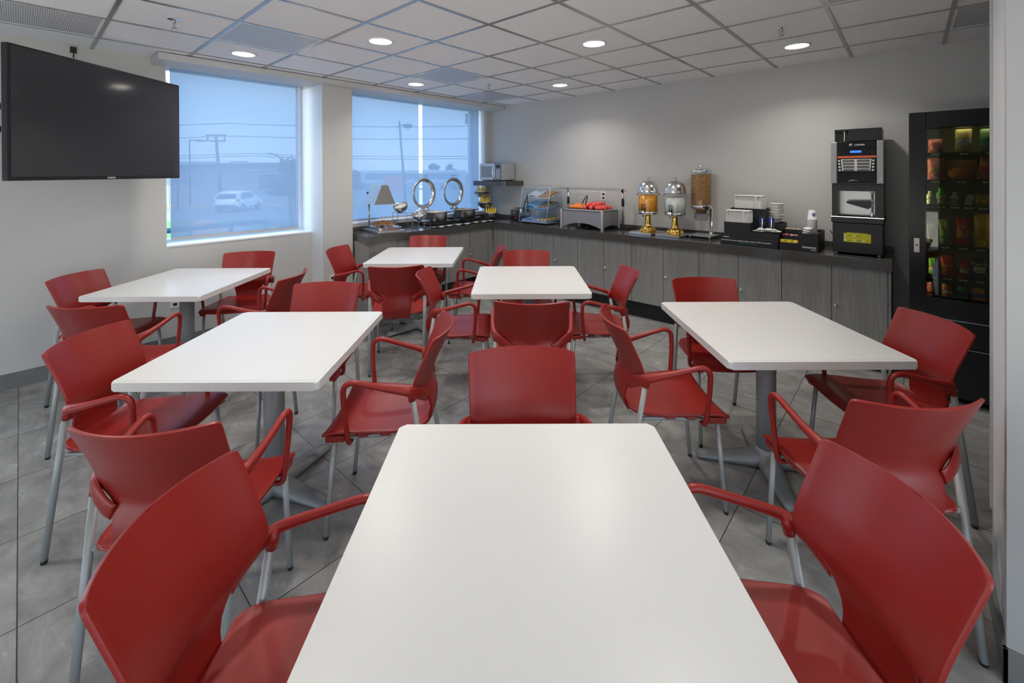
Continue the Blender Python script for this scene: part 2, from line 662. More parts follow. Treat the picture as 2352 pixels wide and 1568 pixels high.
cg.box((XO, YF - T, CE + 0.02), (XR + T, YB + T, CE + 0.15))
struct('ceiling', cg, CEILM)
tg = MB()
for i in range(-9, 8):
    x = U0 + i * G
    if XL < x < XR:
        tg.box((x - 0.012, YF, CE - 0.001), (x + 0.012, YB, CE + 0.008))
for j in range(-5, 10):
    y = V0 + j * G
    if YF < y < YB:
        tg.box((XL, y - 0.012, CE - 0.0008), (XR, y + 0.012, CE + 0.008))
struct('trim_1', tg, GRIDM)

# window wall
lw = MB()
lw.box((XO, -0.95, 0), (XL, YW1a, CE + 0.02))
lw.box((XO, YF - T, 0), (XL, -2.95, CE + 0.02))
lw.box((XO, -2.95, 0), (XL, -0.95, 0.20))
lw.box((XO, -2.95, 2.66), (XL, -0.95, CE + 0.02))
lw.box((XO, YW1a, 0), (XL, YW1b, Z1))
lw.box((XO, YW1a, 2.70), (XL, YW1b, CE + 0.02))
lw.box((XO, YP, 0), (XL, YW2b, Z2))
lw.box((XO, YP, 2.70), (XL, YW2b, CE + 0.02))
lw.box((XO, YW2b, 0), (-5.10, YB + T, CE + 0.02))
struct('wall_left', lw, WALLM)
struct('wall_pier', MB().box((XO, YW1b, 0), (XP, YP, CE + 0.003), 0.004, seg=1), WALLM)
struct('wall_back', MB().box((-5.10, YB, 0), (XR + T, YB + T, CE + 0.02)), WALLM)
wr = MB()
wr.box((XR, 1.9, 0), (XR + T, YB, CE + 0.02))
wr.box((XR, YF - T, 0), (XR + T, -2.9, CE + 0.02))
wr.box((XR, -2.9, 0), (XR + T, 1.9, 0.35))
wr.box((XR, -2.9, 2.62), (XR + T, 1.9, CE + 0.02))
struct('wall_right', wr, WALLM)
wf = MB()
FX0, FX1, FZ0, FZ1 = -4.0, 3.0, 0.10, 0.85      # low window strip added behind the camera to brighten the ceiling
wf.box((XL, YF - T, 0), (XR, YF, FZ0))
wf.box((XL, YF - T, FZ1), (XR, YF, CE + 0.02))
wf.box((XL, YF - T, FZ0), (FX0, YF, FZ1))
wf.box((FX1, YF - T, FZ0), (XR, YF, FZ1))
struct('wall_front', wf, WALLM)
w3 = MB()
for k in range(6):
    x = FX0 + (FX1 - FX0) * k / 5
    w3.box((x - 0.03, YF - 0.2, FZ0), (x + 0.03, YF - 0.12, FZ1), 0.003)
for z in (FZ0, FZ1):
    w3.box((FX0, YF - 0.2, z - 0.03), (FX1, YF - 0.12, z + 0.03), 0.003)
w3 = struct('added_window_3', w3, WHITESILL)
MB().box((FX0, YF - 0.163, FZ0), (FX1, YF - 0.157, FZ1)).build('window_pane', GLASSM, w3)
# partition end at the right of the picture
PX, PY0, PY1 = 0.228, 2.105, 2.47
struct('wall_partition', MB().box((PX + 0.004, PY0 + 0.004, 0), (XR, PY1, CE + 0.003), 0.003, seg=1), mat('partition_paint', (0.66, 0.66, 0.655), 0.55, bump=0.15, bscale=90))
tr = MB()
tr.box((PX, PY0 - 0.002, 0.115), (PX + 0.040, PY0 + 0.003, CE), 0.001, seg=1)
tr.box((PX - 0.001, PY0 + 0.002, 0.115), (PX + 0.003, PY0 + 0.022, CE), 0.001, seg=1)
tr.box((PX - 0.003, PY1 - 0.016, 0.36), (PX + 0.004, PY1 + 0.002, CE), 0.001, seg=1)
struct('trim_2', tr, mat('corner_bead', (0.50, 0.50, 0.49), 0.4, 0.3))
bb = MB()
bb.box((XL, YF, 0), (XL + 0.010, YP, 0.118))
bb2 = MB()
bb2.box((XP, YW1b + 0.02, 0), (XP + 0.010, YP, 0.118))
bb2.box((XL + 0.01, YW1b - 0.012, 0), (XP + 0.010, YW1b, 0.118))
struct('baseboard_left', bb, BBM)
struct('baseboard_pier', bb2, BBM)
b3 = MB()
b3.box((PX - 0.008, PY0 - 0.008, 0), (PX + 0.004, PY1, 0.115), 0.001, seg=1)
b3.box((PX - 0.008, PY0 - 0.008, 0), (XR, PY0 + 0.004, 0.115), 0.001, seg=1)
struct('baseboard_right', b3, BBM)

# valance box over the windows
va = MB()
va.box((XL, 0.80, CE - 0.062), (-4.79, YB - 0.004, CE - 0.004), 0.002, seg=1)
struct('trim_3', va, mat('valance_paint', (0.62, 0.62, 0.61), 0.55))

# windows: frame, pane; roller screens are things
def window(name, y0, y1, z0, z1, mull=None):
    fr = MB()
    xo, xi = -5.47, -5.40
    w = 0.045
    fr.box((xo, y0, z0), (xi, y1, z0 + w), 0.003)
    fr.box((xo, y0, z1 - w), (xi, y1, z1), 0.003)
    fr.box((xo, y0, z0 + w), (xi, y0 + w, z1 - w), 0.003)
    fr.box((xo, y1 - w, z0 + w), (xi, y1, z1 - w), 0.003)
    if mull:
        fr.box((xo, mull - 0.03, z0 + w), (xi, mull + 0.03, z1 - w), 0.003)
    f = struct(name, fr, WHITESILL)
    g = MB()
    g.box((-5.440, y0 + w, z0 + w), (-5.434, y1 - w, z1 - w))
    g.build('window_pane', GLASSM, f)
    s = MB()
    s.box((-5.40, y0, z0), (XL + 0.006, y1, z0 + 0.018), 0.003)
    s.build('window_sill', WHITESILL, f)
    return f
window('window_1', YW1a, YW1b, Z1, 2.70)
window('window_2', YP, YW2b, Z2, 2.70)
window('added_window_4', -2.95, -0.95, 0.20, 2.66, -1.95)  # last one is unseen, added for more daylight from the left
w5 = MB()  # unseen window added in the right wall for side light
for k in range(4):
    y = -2.9 + 4.8 * k / 3
    w5.box((XR + 0.10, y - 0.03, 0.35), (XR + 0.17, y + 0.03, 2.62), 0.003)
for z in (0.35, 2.62):
    w5.box((XR + 0.10, -2.9, z - 0.03), (XR + 0.17, 1.9, z + 0.03), 0.003)
w5 = struct('added_window_5', w5, WHITESILL)
MB().box((XR + 0.13, -2.9, 0.35), (XR + 0.136, 1.9, 2.62)).build('window_pane', GLASSM, w5)
# white reveals of the openings
rv = MB()
rv.box((-5.40, YW1a, Z1 + 0.018), (XL, YW1a + 0.004, 2.70))
rv.box((-5.40, YW1b - 0.003, Z1 + 0.018), (XL, YW1b, 2.632))
rv.box((XL, YW1b - 0.003, 0.118), (XP - 0.002, YW1b, 2.632))
rv.box((-5.40, YW2b - 0.004, Z2 + 0.018), (XL, YW2b, 2.70))
struct('trim_4', rv, WHITEP)

def screen(label, y0, y1, z0, z1, x, cord_y=None):
    r = thing('roller_shade', (x, (y0 + y1) / 2, z0), 0, label, 'roller shade', 'white screen shades over the windows')
    c = (y0 + y1) / 2
    MB().box((-0.0008, y0 - c, 0.0), (0.0008, y1 - c, z1 - z0)).build('shade_cloth', SCREEN, r)
    MB().box((-0.007, y0 - c, -0.028), (0.007, y1 - c, 0.0), 0.003).build('bottom_rail', mat('shade_rail', (0.50, 0.50, 0.52), 0.4), r)
    MB().box((-0.02, y0 - c, z1 - z0 - 0.015), (0.02, y1 - c, z1 - z0 + 0.03), 0.003).build('roller_tube', WHITEPL, r)
    if cord_y is not None:
        yy = cord_y - c
        pts = smooth_path([(0.012, yy, 1.5), (0.012, yy - 0.006, 0.55), (0.014, yy, 0.30), (0.016, yy + 0.012, 0.26), (0.014, yy + 0.02, 0.32), (0.012, yy + 0.018, 0.6), (0.012, yy + 0.012, 1.5)], 5)
        MB().tube(pts, 0.0018, 6).build('bead_chain', WHITEPL, r)
    return r
screen('wide white roller shade over the left window, behind the television corner', 0.955, 2.135, 1.035, 2.66, -5.22, 0.925)
screen('left of two white roller shades over the buffet window, behind the heat lamp', 2.65, 3.815, 1.055, 2.66, -5.22)
screen('right of two white roller shades over the buffet window, beside the microwave', 3.875, 4.995, 1.055, 2.66, -5.22)

# wall outlets
def outlet(loc, rz, label):
    r = thing('wall_outlet', loc, rz, label, 'outlet')
    MB().box((-0.038, -0.006, -0.06), (0.038, 0, 0.06), 0.003).build('cover_plate', WHITEPL, r)
    for s in (-1, 1):
        q = MB()
        q.box((-0.016, -0.0085, s * 0.026 - 0.013), (0.016, -0.005, s * 0.026 + 0.013), 0.003)
        q.box((-0.008, -0.0095, s * 0.026 - 0.004), (-0.006, -0.008, s * 0.026 + 0.005), m=BLACKP)
        q.box((0.006, -0.0095, s * 0.026 - 0.004), (0.008, -0.008, s * 0.026 + 0.005), m=BLACKP)
        q.mats = [WHITEPL if x is None else x for x in q.mats]
        if WHITEPL not in q.mats:
            pass
        q.build('socket', WHITEPL, r)
    return r
outlet((-3.01, YB, 1.325), 0, 'white wall outlet above the buffet counter behind the melon tray')
outlet((XL, 0.967, 0.444), radians(90), 'low white wall outlet beneath the left window beside a table column')
outlet((-4.865, 2.36, 0.43), radians(90), 'low white wall outlet on the pier between the windows')

# downlights
lamp0 = None
names_l = {(-8, 2): 'round ceiling downlight in front of the left window, beside the perforated panel',
           (-6, 3): 'round ceiling downlight above the pier side, middle left of the ceiling',
           (-8, 5): 'round ceiling downlight nearest the buffet window',
           (-4, 5): 'large looking round ceiling downlight over the middle of the room',
           (-6, 7): 'small looking round ceiling downlight far back over the chafing dishes corner',
           (-2, 7): 'round ceiling downlight at right beside a sprinkler, over the coffee machine side'}
for (i, j) in LIGHTS:
    x, y = U0 + (i + .5) * G, V0 + (j + .5) * G
    if i >= 0 and y > PY0 - 0.2:
        continue
    r = thing('ceiling_downlight', (x, y, CE + 0.004), 0, names_l.get((i, j), 'round ceiling downlight behind the photographer, out of the picture'), 'ceiling light', 'round recessed ceiling downlights')
    MB().lathe([(0.084, -0.003), (0.088, -0.009), (0.100, -0.008), (0.104, 0.0), (0.084, 0.0)], 40, cap=False).build('trim_ring', WHITEP, r)
    MB().lathe([(0, -0.0035), (0.085, -0.0035), (0.085, -0.001), (0, -0.001)], 40, cap=False).build('lamp_lens', LIGHTM, r)
    ld = bpy.data.lights.new('downlight_beam', 'AREA')
    ld.shape = 'DISK'
    ld.size = 0.165
    ld.energy = LAMP_POWER
    ld.color = (1.0, 0.95, 0.89)
    ld.spread = radians(135)
    lo_ = bpy.data.objects.new('downlight_beam', ld)
    COL.objects.link(lo_)
    lo_.parent = r
    lo_.location = (0, 0, -0.006)
# sprinklers
sp_l = {(-7, 1): 'chrome fire sprinkler hanging from the ceiling above the television',
        (-7, 6): 'small fire sprinkler in the ceiling near the far corner of the buffet window',
        (-2, 6): 'fire sprinkler in the ceiling beside the right downlight'}
for (i, j), lb in sp_l.items():
    x, y = U0 + (i + .5) * G, V0 + (j + .5) * G
    r = thing('fire_sprinkler', (x, y, CE + 0.004), 0, lb, 'sprinkler', 'ceiling fire sprinklers')
    MB().lathe([(0.0, -0.003), (0.036, -0.003), (0.040, -0.001), (0.040, 0), (0, 0)], 24, cap=False).build('escutcheon', CHROME, r)
    q = MB()
    q.lathe([(0.009, -0.022), (0.011, -0.003)], 12)
    for s in (-1, 1):
        q.tube([(s * 0.009, 0, -0.018), (s * 0.017, 0, -0.028), (s * 0.015, 0, -0.042), (s * 0.003, 0, -0.052)], 0.0028, 6)
    q.lathe([(0.004, -0.055), (0.004, -0.02)], 8)
    q.build('sprinkler_body', STEELB, r)
    q = MB()
    q.lathe([(0, -0.059), (0.018, -0.058), (0.018, -0.055), (0, -0.054)], 16, cap=False)
    q.build('deflector', STEELB, r)
# perforated vents
vn = {(-7, 2): 'perforated metal ceiling panel in front of the left window',
      (-7, 5): 'perforated metal ceiling panel near the middle of the buffet window',
      (-8, 7): 'perforated metal ceiling panel at the far end of the window wall',
      (-8, 0): 'perforated metal ceiling panel above the television at the left edge',
      (0, 7): 'perforated metal ceiling panel at the far right beside the partition',
      (-1, 5): 'perforated metal ceiling panel cut by the top edge of the picture'}
for (i, j), lb in vn.items():
    x, y = U0 + (i + .5) * G, V0 + (j + .5) * G
    r = thing('ceiling_vent', (x, y, CE + 0.003), 0, lb, 'air vent', 'perforated metal ceiling vents')
    h = G / 2 - 0.012
    MB().box((-h, -h, 0), (h, h, 0.003)).build('perforated_panel', PERF, r)
    q = MB()
    for s in (-1, 1):
        q.box((s * h - 0.014, -h, -0.003), (s * h + 0.0, h, 0.0) if s > 0 else (s * h + 0.014, h, 0.0))
        q.box((-h + 0.014, s * h - 0.014 if s > 0 else -h, -0.003), (h - 0.014, h if s > 0 else -h + 0.014, 0.0))
    q.build('panel_frame', WHITEP, r)
# ================================================================== TABLES
TH = 0.775
TW, TD = 0.868, 0.935
def make_table():
    r = thing('cafe_table')
    t = MB()
    t.prism(rounded(TW, TD, 0.020), TH - 0.038, TH - 0.0012, m=None, bev=0.006)
    t.prism(rounded(TW - 0.034, TD - 0.034, 0.010), TH - 0.006, TH, m=None, bev=0.0008)
    t.build('tabletop', TABLEM, r)
    c = MB()
    c.lathe([(0.050, 0.045), (0.050, TH - 0.05)], 32)
    c.build('pedestal', BASEM, r)
    c = MB()
    c.box((-0.17, -0.17, TH - 0.052), (0.17, 0.17, TH - 0.038), 0.004)
    c.build('mounting_plate', BASEM, r)
    b = MB()
    for k in range(4):
        b.m = Matrix.Rotation(radians(90 * k), 4, 'Z')
        L = 0.368
        nv = 10
        # flat foot, wide and tall at the hub, rounded at the tip
        rings = []
        for i in range(nv + 1):
            t_ = i / nv
            x = 0.0 + L * t_
            w = 0.060 - 0.024 * t_
            h = 0.062 * (1 - t_) ** 2 + 0.026
            zb = 0.012 if t_ < 0.93 else 0.004
            if i == nv:
                w *= 0.62
                h *= 0.8
            rings.append([b.v(p) for p in ((x, -w, zb), (x, -w, zb + h * 0.45), (x, -w * 0.62, zb + h * 0.9), (x, 0, zb + h), (x, w * 0.62, zb + h * 0.9), (x, w, zb + h * 0.45), (x, w, zb))])
        for a, c_ in zip(rings, rings[1:]):
            for q in range(6):
                b.face([a[q], c_[q], c_[q + 1], a[q + 1]], None, True)
            b.face([a[0], a[6], c_[6], c_[0]])
        b.face(rings[-1])
        b.m = Matrix.Identity(4)
    b.lathe([(0.062, 0.012), (0.070, 0.05), (0.056, 0.085), (0.0515, 0.10)], 32)
    bo = b.build('base', BASEM, r)
    for k in range(4):
        a = radians(90 * k)
        MB().lathe([(0.018, 0.0), (0.018, 0.016)], 14, axis=(0.335 * cos(a), 0.335 * sin(a), 0.0004)).build('glide', BLACKRUB, bo)
    return r
tables = [(0.047, 1.055, 'large looking white cafe table in the foreground, cut by the bottom edge'),
          (0.136, 3.620, 'white cafe table in the middle of the room, facing the buffet corner'),
          (1.419, 2.477, 'white cafe table at the right near the vending machine'),
          (-1.243, 2.300, 'white cafe table at left centre, second row from the window wall'),
          (-2.643, 3.590, 'white cafe table beneath the left window'),
          (-1.000, 4.690, 'farthest white cafe table, in front of the window leg of the buffet')]
t0 = make_table()
for k, (X, Y, lb) in enumerate(tables):
    o = t0 if k == 0 else copy_tree(t0)
    u, v = cam_to_room(X, Y)
    o.location = (u, v, 0)
    o.rotation_euler = (0, 0, YAW)
    for ch in [x for x in COL.objects if x.parent == o and x.name.startswith('base')]:
        ch.rotation_euler = (0, 0, radians((-10, -15, -12, -22, 44, 46)[k]))
    tag(o, lb, 'table', 'white square cafe tables')

# ================================================================== CHAIRS (front is +y)
def back_w(z):
    """half width of the back shell at height z"""
    pts = [(0.440, 0.098), (0.47, 0.106), (0.56, 0.118), (0.600, 0.124), (0.612, 0.130), (0.625, 0.148), (0.645, 0.192), (0.655, 0.206), (0.67, 0.212), (0.76, 0.2165), (0.868, 0.2225), (0.878, 0.2215), (0.8825, 0.2185), (0.885, 0.213), (0.886, 0.206)]
    for (a, b), (c, d) in zip(pts, pts[1:]):
        if z <= c:
            return b + (d - b) * (z - a) / (c - a)
    return pts[-1][1]
def back_y(z):
    pts = [(0.440, -0.196), (0.47, -0.219), (0.52, -0.230), (0.57, -0.222), (0.62, -0.208), (0.67, -0.214), (0.73, -0.236), (0.80, -0.270), (0.886, -0.312)]
    n = len(pts)
    i = 0
    while i < n - 2 and z > pts[i + 1][0]:
        i += 1
    (z1, y1), (z2, y2) = pts[i], pts[i + 1]
    m1 = (pts[min(i + 1, n - 1)][1] - pts[max(i - 1, 0)][1]) / (pts[min(i + 1, n - 1)][0] - pts[max(i - 1, 0)][0])
    m2 = (pts[min(i + 2, n - 1)][1] - pts[i][1]) / (pts[min(i + 2, n - 1)][0] - pts[i][0])
    h = z2 - z1
    t = (z - z1) / h
    return (2 * t ** 3 - 3 * t * t + 1) * y1 + (t ** 3 - 2 * t * t + t) * h * m1 + (-2 * t ** 3 + 3 * t * t) * y2 + (t ** 3 - t * t) * h * m2
ZB = [0.440, 0.455, 0.475, 0.50, 0.53, 0.56, 0.585, 0.600, 0.612, 0.620, 0.628, 0.637, 0.646, 0.655, 0.665, 0.68, 0.70, 0.73, 0.76, 0.79, 0.82, 0.845, 0.86, 0.870, 0.878, 0.8825, 0.885, 0.886]
def make_chair():
    r = thing('armchair')
    b = MB()
    nu = 20
    rows = []
    for z in ZB:
        w, yc = back_w(z), back_y(z)
        k = 0.35 + 1.05 * min(1, max(0, (z - 0.44) / 0.2))
        rows.append([b.v((x, yc + k * x * x, z)) for x in [w * (-1 + 2 * i / nu) for i in range(nu + 1)]])
    for a, c in zip(rows, rows[1:]):
        for i in range(nu):
            b.face([a[i], a[i + 1], c[i + 1], c[i]], None, True)
    bo = b.build('backrest', RED, r, solid=0.010, offset=0.0)
    bv = bo.modifiers.new('bev', 'BEVEL')
    bv.width = 0.003
    bv.segments = 2
    bv.limit_method = 'ANGLE'
    # seat
    s = MB()
    def seat_w(y):
        pts = [(-0.205, 0.150), (-0.198, 0.172), (-0.18, 0.192), (-0.15, 0.207), (-0.10, 0.217), (0.0, 0.228), (0.12, 0.236), (0.232, 0.240), (0.244, 0.238), (0.250, 0.232)]
        for (a, p), (c, q) in zip(pts, pts[1:]):
            if y <= c:
                return p + (q - p) * (y - a) / (c - a)
        return pts[-1][1]
    YS = [-0.205, -0.198, -0.18, -0.15, -0.10, -0.05, 0.0, 0.05, 0.10, 0.14, 0.18, 0.205, 0.222, 0.236, 0.246, 0.250]
    rows = []
    for y in YS:
        w = seat_w(y)
        row = []
        for i in range(nu + 1):
            q = -1 + 2 * i / nu
            z = 0.470 + 0.010 * abs(q) ** 2.2 + 0.012 * max(0, min(1, (y + 0.05) / 0.2)) + 0.012 * max(0, (-0.12 - y) / 0.09) ** 2
            if y > 0.18:
                z -= 0.026 * ((y - 0.18) / 0.07) ** 2 * (1 - 0.55 * abs(q) ** 3)
            row.append(s.v((w * q, y, z)))
        rows.append(row)
    for a, c in zip(rows, rows[1:]):
        for i in range(nu):
            s.face([a[i], a[i + 1], c[i + 1], c[i]], None, True)
    so = s.build('seat', RED, r, solid=0.013, offset=-1.0)
    bv = so.modifiers.new('bev', 'BEVEL')
    bv.width = 0.003
    bv.segments = 2
    bv.limit_method = 'ANGLE'
    # brackets under the seat edge
    for sx in (-1, 1):
        for (xa, ya, xb, yb, za, zb) in ((0.196, 0.150, 0.234, 0.236, 0.440, 0.470), (0.205, 0.05, 0.222, 0.10, 0.452, 0.468), (0.200, -0.05, 0.216, 0.0, 0.452, 0.466)):
            lo = (min(sx * xa, sx * xb), ya, za)
            hi = (max(sx * xa, sx * xb), yb, zb)
            MB().box(lo, hi, 0.006).build('seat_bracket', REDARM, r)
    # arms
    for sx in (-1, 1):
        pts = [(0.124, -0.203, 0.592), (0.150, -0.197, 0.604), (0.190, -0.178, 0.628), (0.2225, -0.150, 0.650), (0.238, -0.118, 0.662), (0.250, -0.03, 0.684), (0.256, 0.05, 0.706), (0.2585, 0.095, 0.7165), (0.259, 0.122, 0.714), (0.2585, 0.140, 0.700), (0.2575, 0.147, 0.676), (0.252, 0.146, 0.60), (0.246, 0.139, 0.52), (0.242, 0.133, 0.462), (0.238, 0.130, 0.445), (0.228, 0.128, 0.436), (0.205, 0.125, 0.436)]
        wid = [(0.006, 0.027), (0.007, 0.028), (0.008, 0.027), (0.012, 0.024), (0.014, 0.019), (0.013, 0.0145), (0.013, 0.013), (0.013, 0.0125), (0.013, 0.0125), (0.013, 0.0125), (0.0125, 0.0125), (0.0115, 0.0125), (0.011, 0.012), (0.011, 0.012), (0.011, 0.011), (0.010, 0.010), (0.009, 0.009)]
        P = smooth_path([(sx * x, y, z) for x, y, z in pts], 3)
        Wd = []
        for i in range(len(wid) - 1):
            for k in range(3):
                t = k / 3
                Wd.append((wid[i][0] * (1 - t) + wid[i + 1][0] * t, wid[i][1] * (1 - t) + wid[i + 1][1] * t))
        Wd.append(wid[-1])
        a = MB()
        a.tube(P, Wd, 14)
        # socket that swallows the rear leg
        a.tube([(sx * 0.2235, -0.138, 0.668), (sx * 0.2230, -0.143, 0.640), (sx * 0.2228, -0.148, 0.612)], [0.011, 0.0165, 0.0155], 14)
        a.build('armrest', REDARM, r)
    # legs
    for sx in (-1, 1):
        q = MB()
        q.tube([(sx * 0.2228, -0.146, 0.640), (sx * 0.214, -0.250, 0.012)], 0.0127, 14)
        lg = q.build('leg', SILVER, r)
        MB().tube([(sx * 0.2142, -0.2478, 0.016), (sx * 0.214, -0.2503, 0.0025)], [0.0132, 0.0115], 12).build('foot_cap', BLACKRUB, lg)
        q = MB()
        q.tube([(sx * 0.214, 0.196, 0.465), (sx * 0.217, 0.238, 0.012)], 0.0110, 14)
        lg = q.build('leg', SILVER, r)
        MB().tube([(sx * 0.217, 0.2375, 0.016), (sx * 0.217, 0.239, 0.0015)], [0.0116, 0.010], 12).build('foot_cap', BLACKRUB, lg)
    f = MB()
    for sx in (-1, 1):
        f.tube(smooth_path([(sx * 0.2195, -0.176, 0.462), (sx * 0.205, -0.165, 0.452), (sx * 0.19, -0.13, 0.446), (sx * 0.19, 0.0, 0.446), (sx * 0.205, 0.15, 0.446), (sx * 0.214, 0.196, 0.45)], 4), 0.0095, 10)
    f.tube([(-0.19, -0.06, 0.446), (0.19, -0.06, 0.446)], 0.008, 10)
    f.tube([(-0.195, 0.08, 0.446), (0.195, 0.08, 0.446)], 0.008, 10)
    f.build('seat_frame', SILVER, r)
    return r
chairs = [
 (0.047, 1.615, 182.1, 'red armchair facing the camera behind the foreground table'),
 (-0.515, 0.993, -89.3, 'large looking red armchair at the left of the foreground table, cut by the bottom edge'),
 (0.636, 1.031, 90.1, 'large looking red armchair at the right of the foreground table, pink sheen on its back'),
 (1.342, 1.709, 0.4, 'red armchair with its back to the camera at the near side of the right table'),
 (1.889, 2.26, 85.4, 'red armchair between the right table and the vending machine'),
 (1.34, 2.865, 178.9, 'red armchair behind the right table, its back toward the grey cabinets'),
 (0.782, 2.334, -90.1, 'red armchair at the left of the right table, seen side on'),
 (0.123, 2.838, -2.3, 'red armchair with its back to the camera at the near side of the middle table'),
 (0.647, 3.4, 89.2, 'red armchair at the right of the middle table, near the buffet kick board'),
 (0.130, 3.997, 179.5, 'red armchair facing the camera behind the middle table'),
 (-0.415, 3.37, -88.7, 'red armchair at the left of the middle table, seen side on'),
 (-0.981, 3.843, 8.1, 'red armchair with its back to the camera at the near side of the farthest table'),
 (-0.375, 4.459, 90.3, 'red armchair with a lilac sheen at the right of the farthest table'),
 (-1.003, 5.045, 180.4, 'red armchair facing the camera behind the farthest table, against the cabinets'),
 (-1.525, 4.443, -96.7, 'red armchair at the left of the farthest table, beside the pier'),
 (-1.129, 1.579, 3.3, 'red armchair, back to the camera, at the near side of the left centre table'),
 (-0.615, 2.209, 93.3, 'red armchair with a violet seat at the right of the left centre table'),
 (-1.26, 2.775, 181.5, 'red armchair facing the camera behind the left centre table'),
 (-1.74, 2.085, -87.5, 'red armchair at the left of the left centre table, pink sheen on its back'),
 (-2.472, 2.797, 0.2, 'red armchair with its back to the camera at the near side of the window table'),
 (-3.036, 3.326, -89.9, 'red armchair at the left of the window table, against the wall'),
 (-2.461, 4.001, 193.2, 'red armchair facing the camera behind the window table, below the sill'),
 (-1.897, 3.326, 91.6, 'red armchair at the right of the window table, turned side on'),
]
c0 = make_chair()
for k, (X, Y, a, lb) in enumerate(chairs):
    o = c0 if k == 0 else copy_tree(c0)
    u, v = cam_to_room(X, Y)
    o.location = (u, v, 0)
    o.rotation_euler = (0, 0, radians(a) + YAW)
    tag(o, lb, 'chair', 'red plastic armchairs')
# ================================================================== BUFFET CABINETS
CT = 0.925           # worktop height
WT = 0.925
VF, UF = 4.632, -4.545
def cabinet(axis, a, b, seam, knob, label, last=False):
    """axis 'u': along the back wall, 'v': along the window wall; a..b extent, seam between doors"""
    r = thing('base_cabinet', ((a + b) / 2, VF, 0) if axis == 'u' else (UF, (a + b) / 2, 0), 0 if axis == 'u' else radians(90), label, 'cabinet', 'grey laminate buffet cabinets')
    # local: x along the run, -y toward the room
    w = (b - a) / 2
    depth = 0.50 if axis == 'u' else (0.30 if b < 2.7 else 0.54)
    body = MB()
    body.box((-w + 0.001, 0.022, 0.18), (w - 0.001, depth, 0.843))
    body.build('carcass', WOOD, r)
    MB().box((-w, 0.058, 0.0), (w, depth, 0.179)).build('toe_kick', KICK, r)
    c = (a + b) / 2
    es = [a, seam, b] if seam is not None else [a, b]
    for i, (p, q) in enumerate(zip(es, es[1:])):
        if axis == 'v':
            lo, hi = (p - c), (q - c)
        else:
            lo, hi = p - c, q - c
        d = MB().box((lo + 0.0021, 0.0, 0.182), (hi - 0.0021, 0.019, 0.842), 0.0008, seg=1).build('door', WOOD, r)
        if knob is not None and abs((lo + hi) / 2 + c - knob) < (q - p) / 2:
            k = MB()
            kx = knob - c
            k.m = Matrix.Translation((kx, 0, 0.507)) @ Matrix.Rotation(radians(90), 4, 'X')
            k.lathe([(0.013, 0.0), (0.013, 0.002), (0.006, 0.004), (0.006, 0.012), (0.012, 0.016), (0.0135, 0.021), (0.010, 0.026), (0.0, 0.0275)], 16)
            k.build('door_knob', CHROME, d)
    return r
for a, b, s, k, lb in [
    (-4.521, -3.815, -4.178, None, 'grey cabinet unit on the back wall nearest the inner corner'),
    (-3.814, -3.078, -3.445, -3.42, 'grey two-door cabinet below the acrylic pastry case'),
    (-3.077, -2.346, -2.709, -2.686, 'grey two-door cabinet below the melon tray'),
    (-2.345, -1.606, -1.980, -1.952, 'grey two-door cabinet below the juice and milk dispensers'),
    (-1.605, -0.872, -1.236, -1.209, 'grey two-door cabinet below the black plate organizer'),
    (-0.871, -0.131, -0.499, -0.472, 'last grey two-door cabinet, below the coffee machine')]:
    cabinet('u', a, b, s, k, lb)
for a, b, s, k, lb in [
    (2.640, 3.404, 3.010, None, 'grey cabinet at the free end of the window leg, beside the pier'),
    (3.405, 4.170, 3.800, None, 'grey cabinet in the middle of the window leg'),
    (4.171, 4.530, None, 4.191, 'narrow grey cabinet of the window leg at the inner corner')]:
    cabinet('v', a, b, s, k, lb)
fl = MB()
fl.box((-4.600, 4.532, 0.0), (-4.546, 4.70, 0.843))
fl.box((-4.600, 4.633, 0.0), (-4.522, 4.70, 0.843))
tag(fl.build('cabinet_corner_post', WOOD), 'grey filler post at the inner corner of the buffet cabinets', 'cabinet panel')
# end panel faces
ep = MB().box((-0.130, VF + 0.002, 0.0), (-0.112, 5.15, 0.843), 0.001, seg=1).build('cabinet_end_panel', WOOD)
tag(ep, 'grey end panel of the cabinet run beside the vending machine', 'cabinet panel')
ep = MB().prism([(UF + 0.005, 2.622), (UF + 0.005, 2.638), (-4.86, 2.638), (-4.86, 2.63)], 0.0, 0.843).build('cabinet_end_panel', WOOD)
tag(ep, 'grey end panel of the window leg cabinets beside the pier', 'cabinet panel')
# worktop
wt = thing('worktop', (-4.5, 4.6, 0), 0, 'dark grey L-shaped buffet worktop on the grey cabinets', 'worktop')
m_ = MB()
m_.prism([(x + 4.5, y - 4.6) for x, y in ((-4.512, 2.592), (-4.512, 4.598), (-0.106, 4.598), (-0.106, 5.153), (-5.095, 5.153), (-5.095, 2.665), (-4.86, 2.640))], 0.845, WT, bev=0.0015)
m_.build('slab', COUNTER, wt)
m_ = MB()
m_.box((-5.095 + 4.5, 5.139 - 4.6, CT), (-0.106 + 4.5, 5.153 - 4.6, CT + 0.05), 0.002)
m_.build('upstand', COUNTER, wt)
m_ = MB()
m_.box((-5.125 + 4.5, 2.67 - 4.6, CT), (-5.095 + 4.5 + 0.012, 5.138 - 4.6, CT + 0.05), 0.002)
m_.build('upstand', COUNTER, wt)
CT = WT + 0.0008     # things stand just clear of the slab

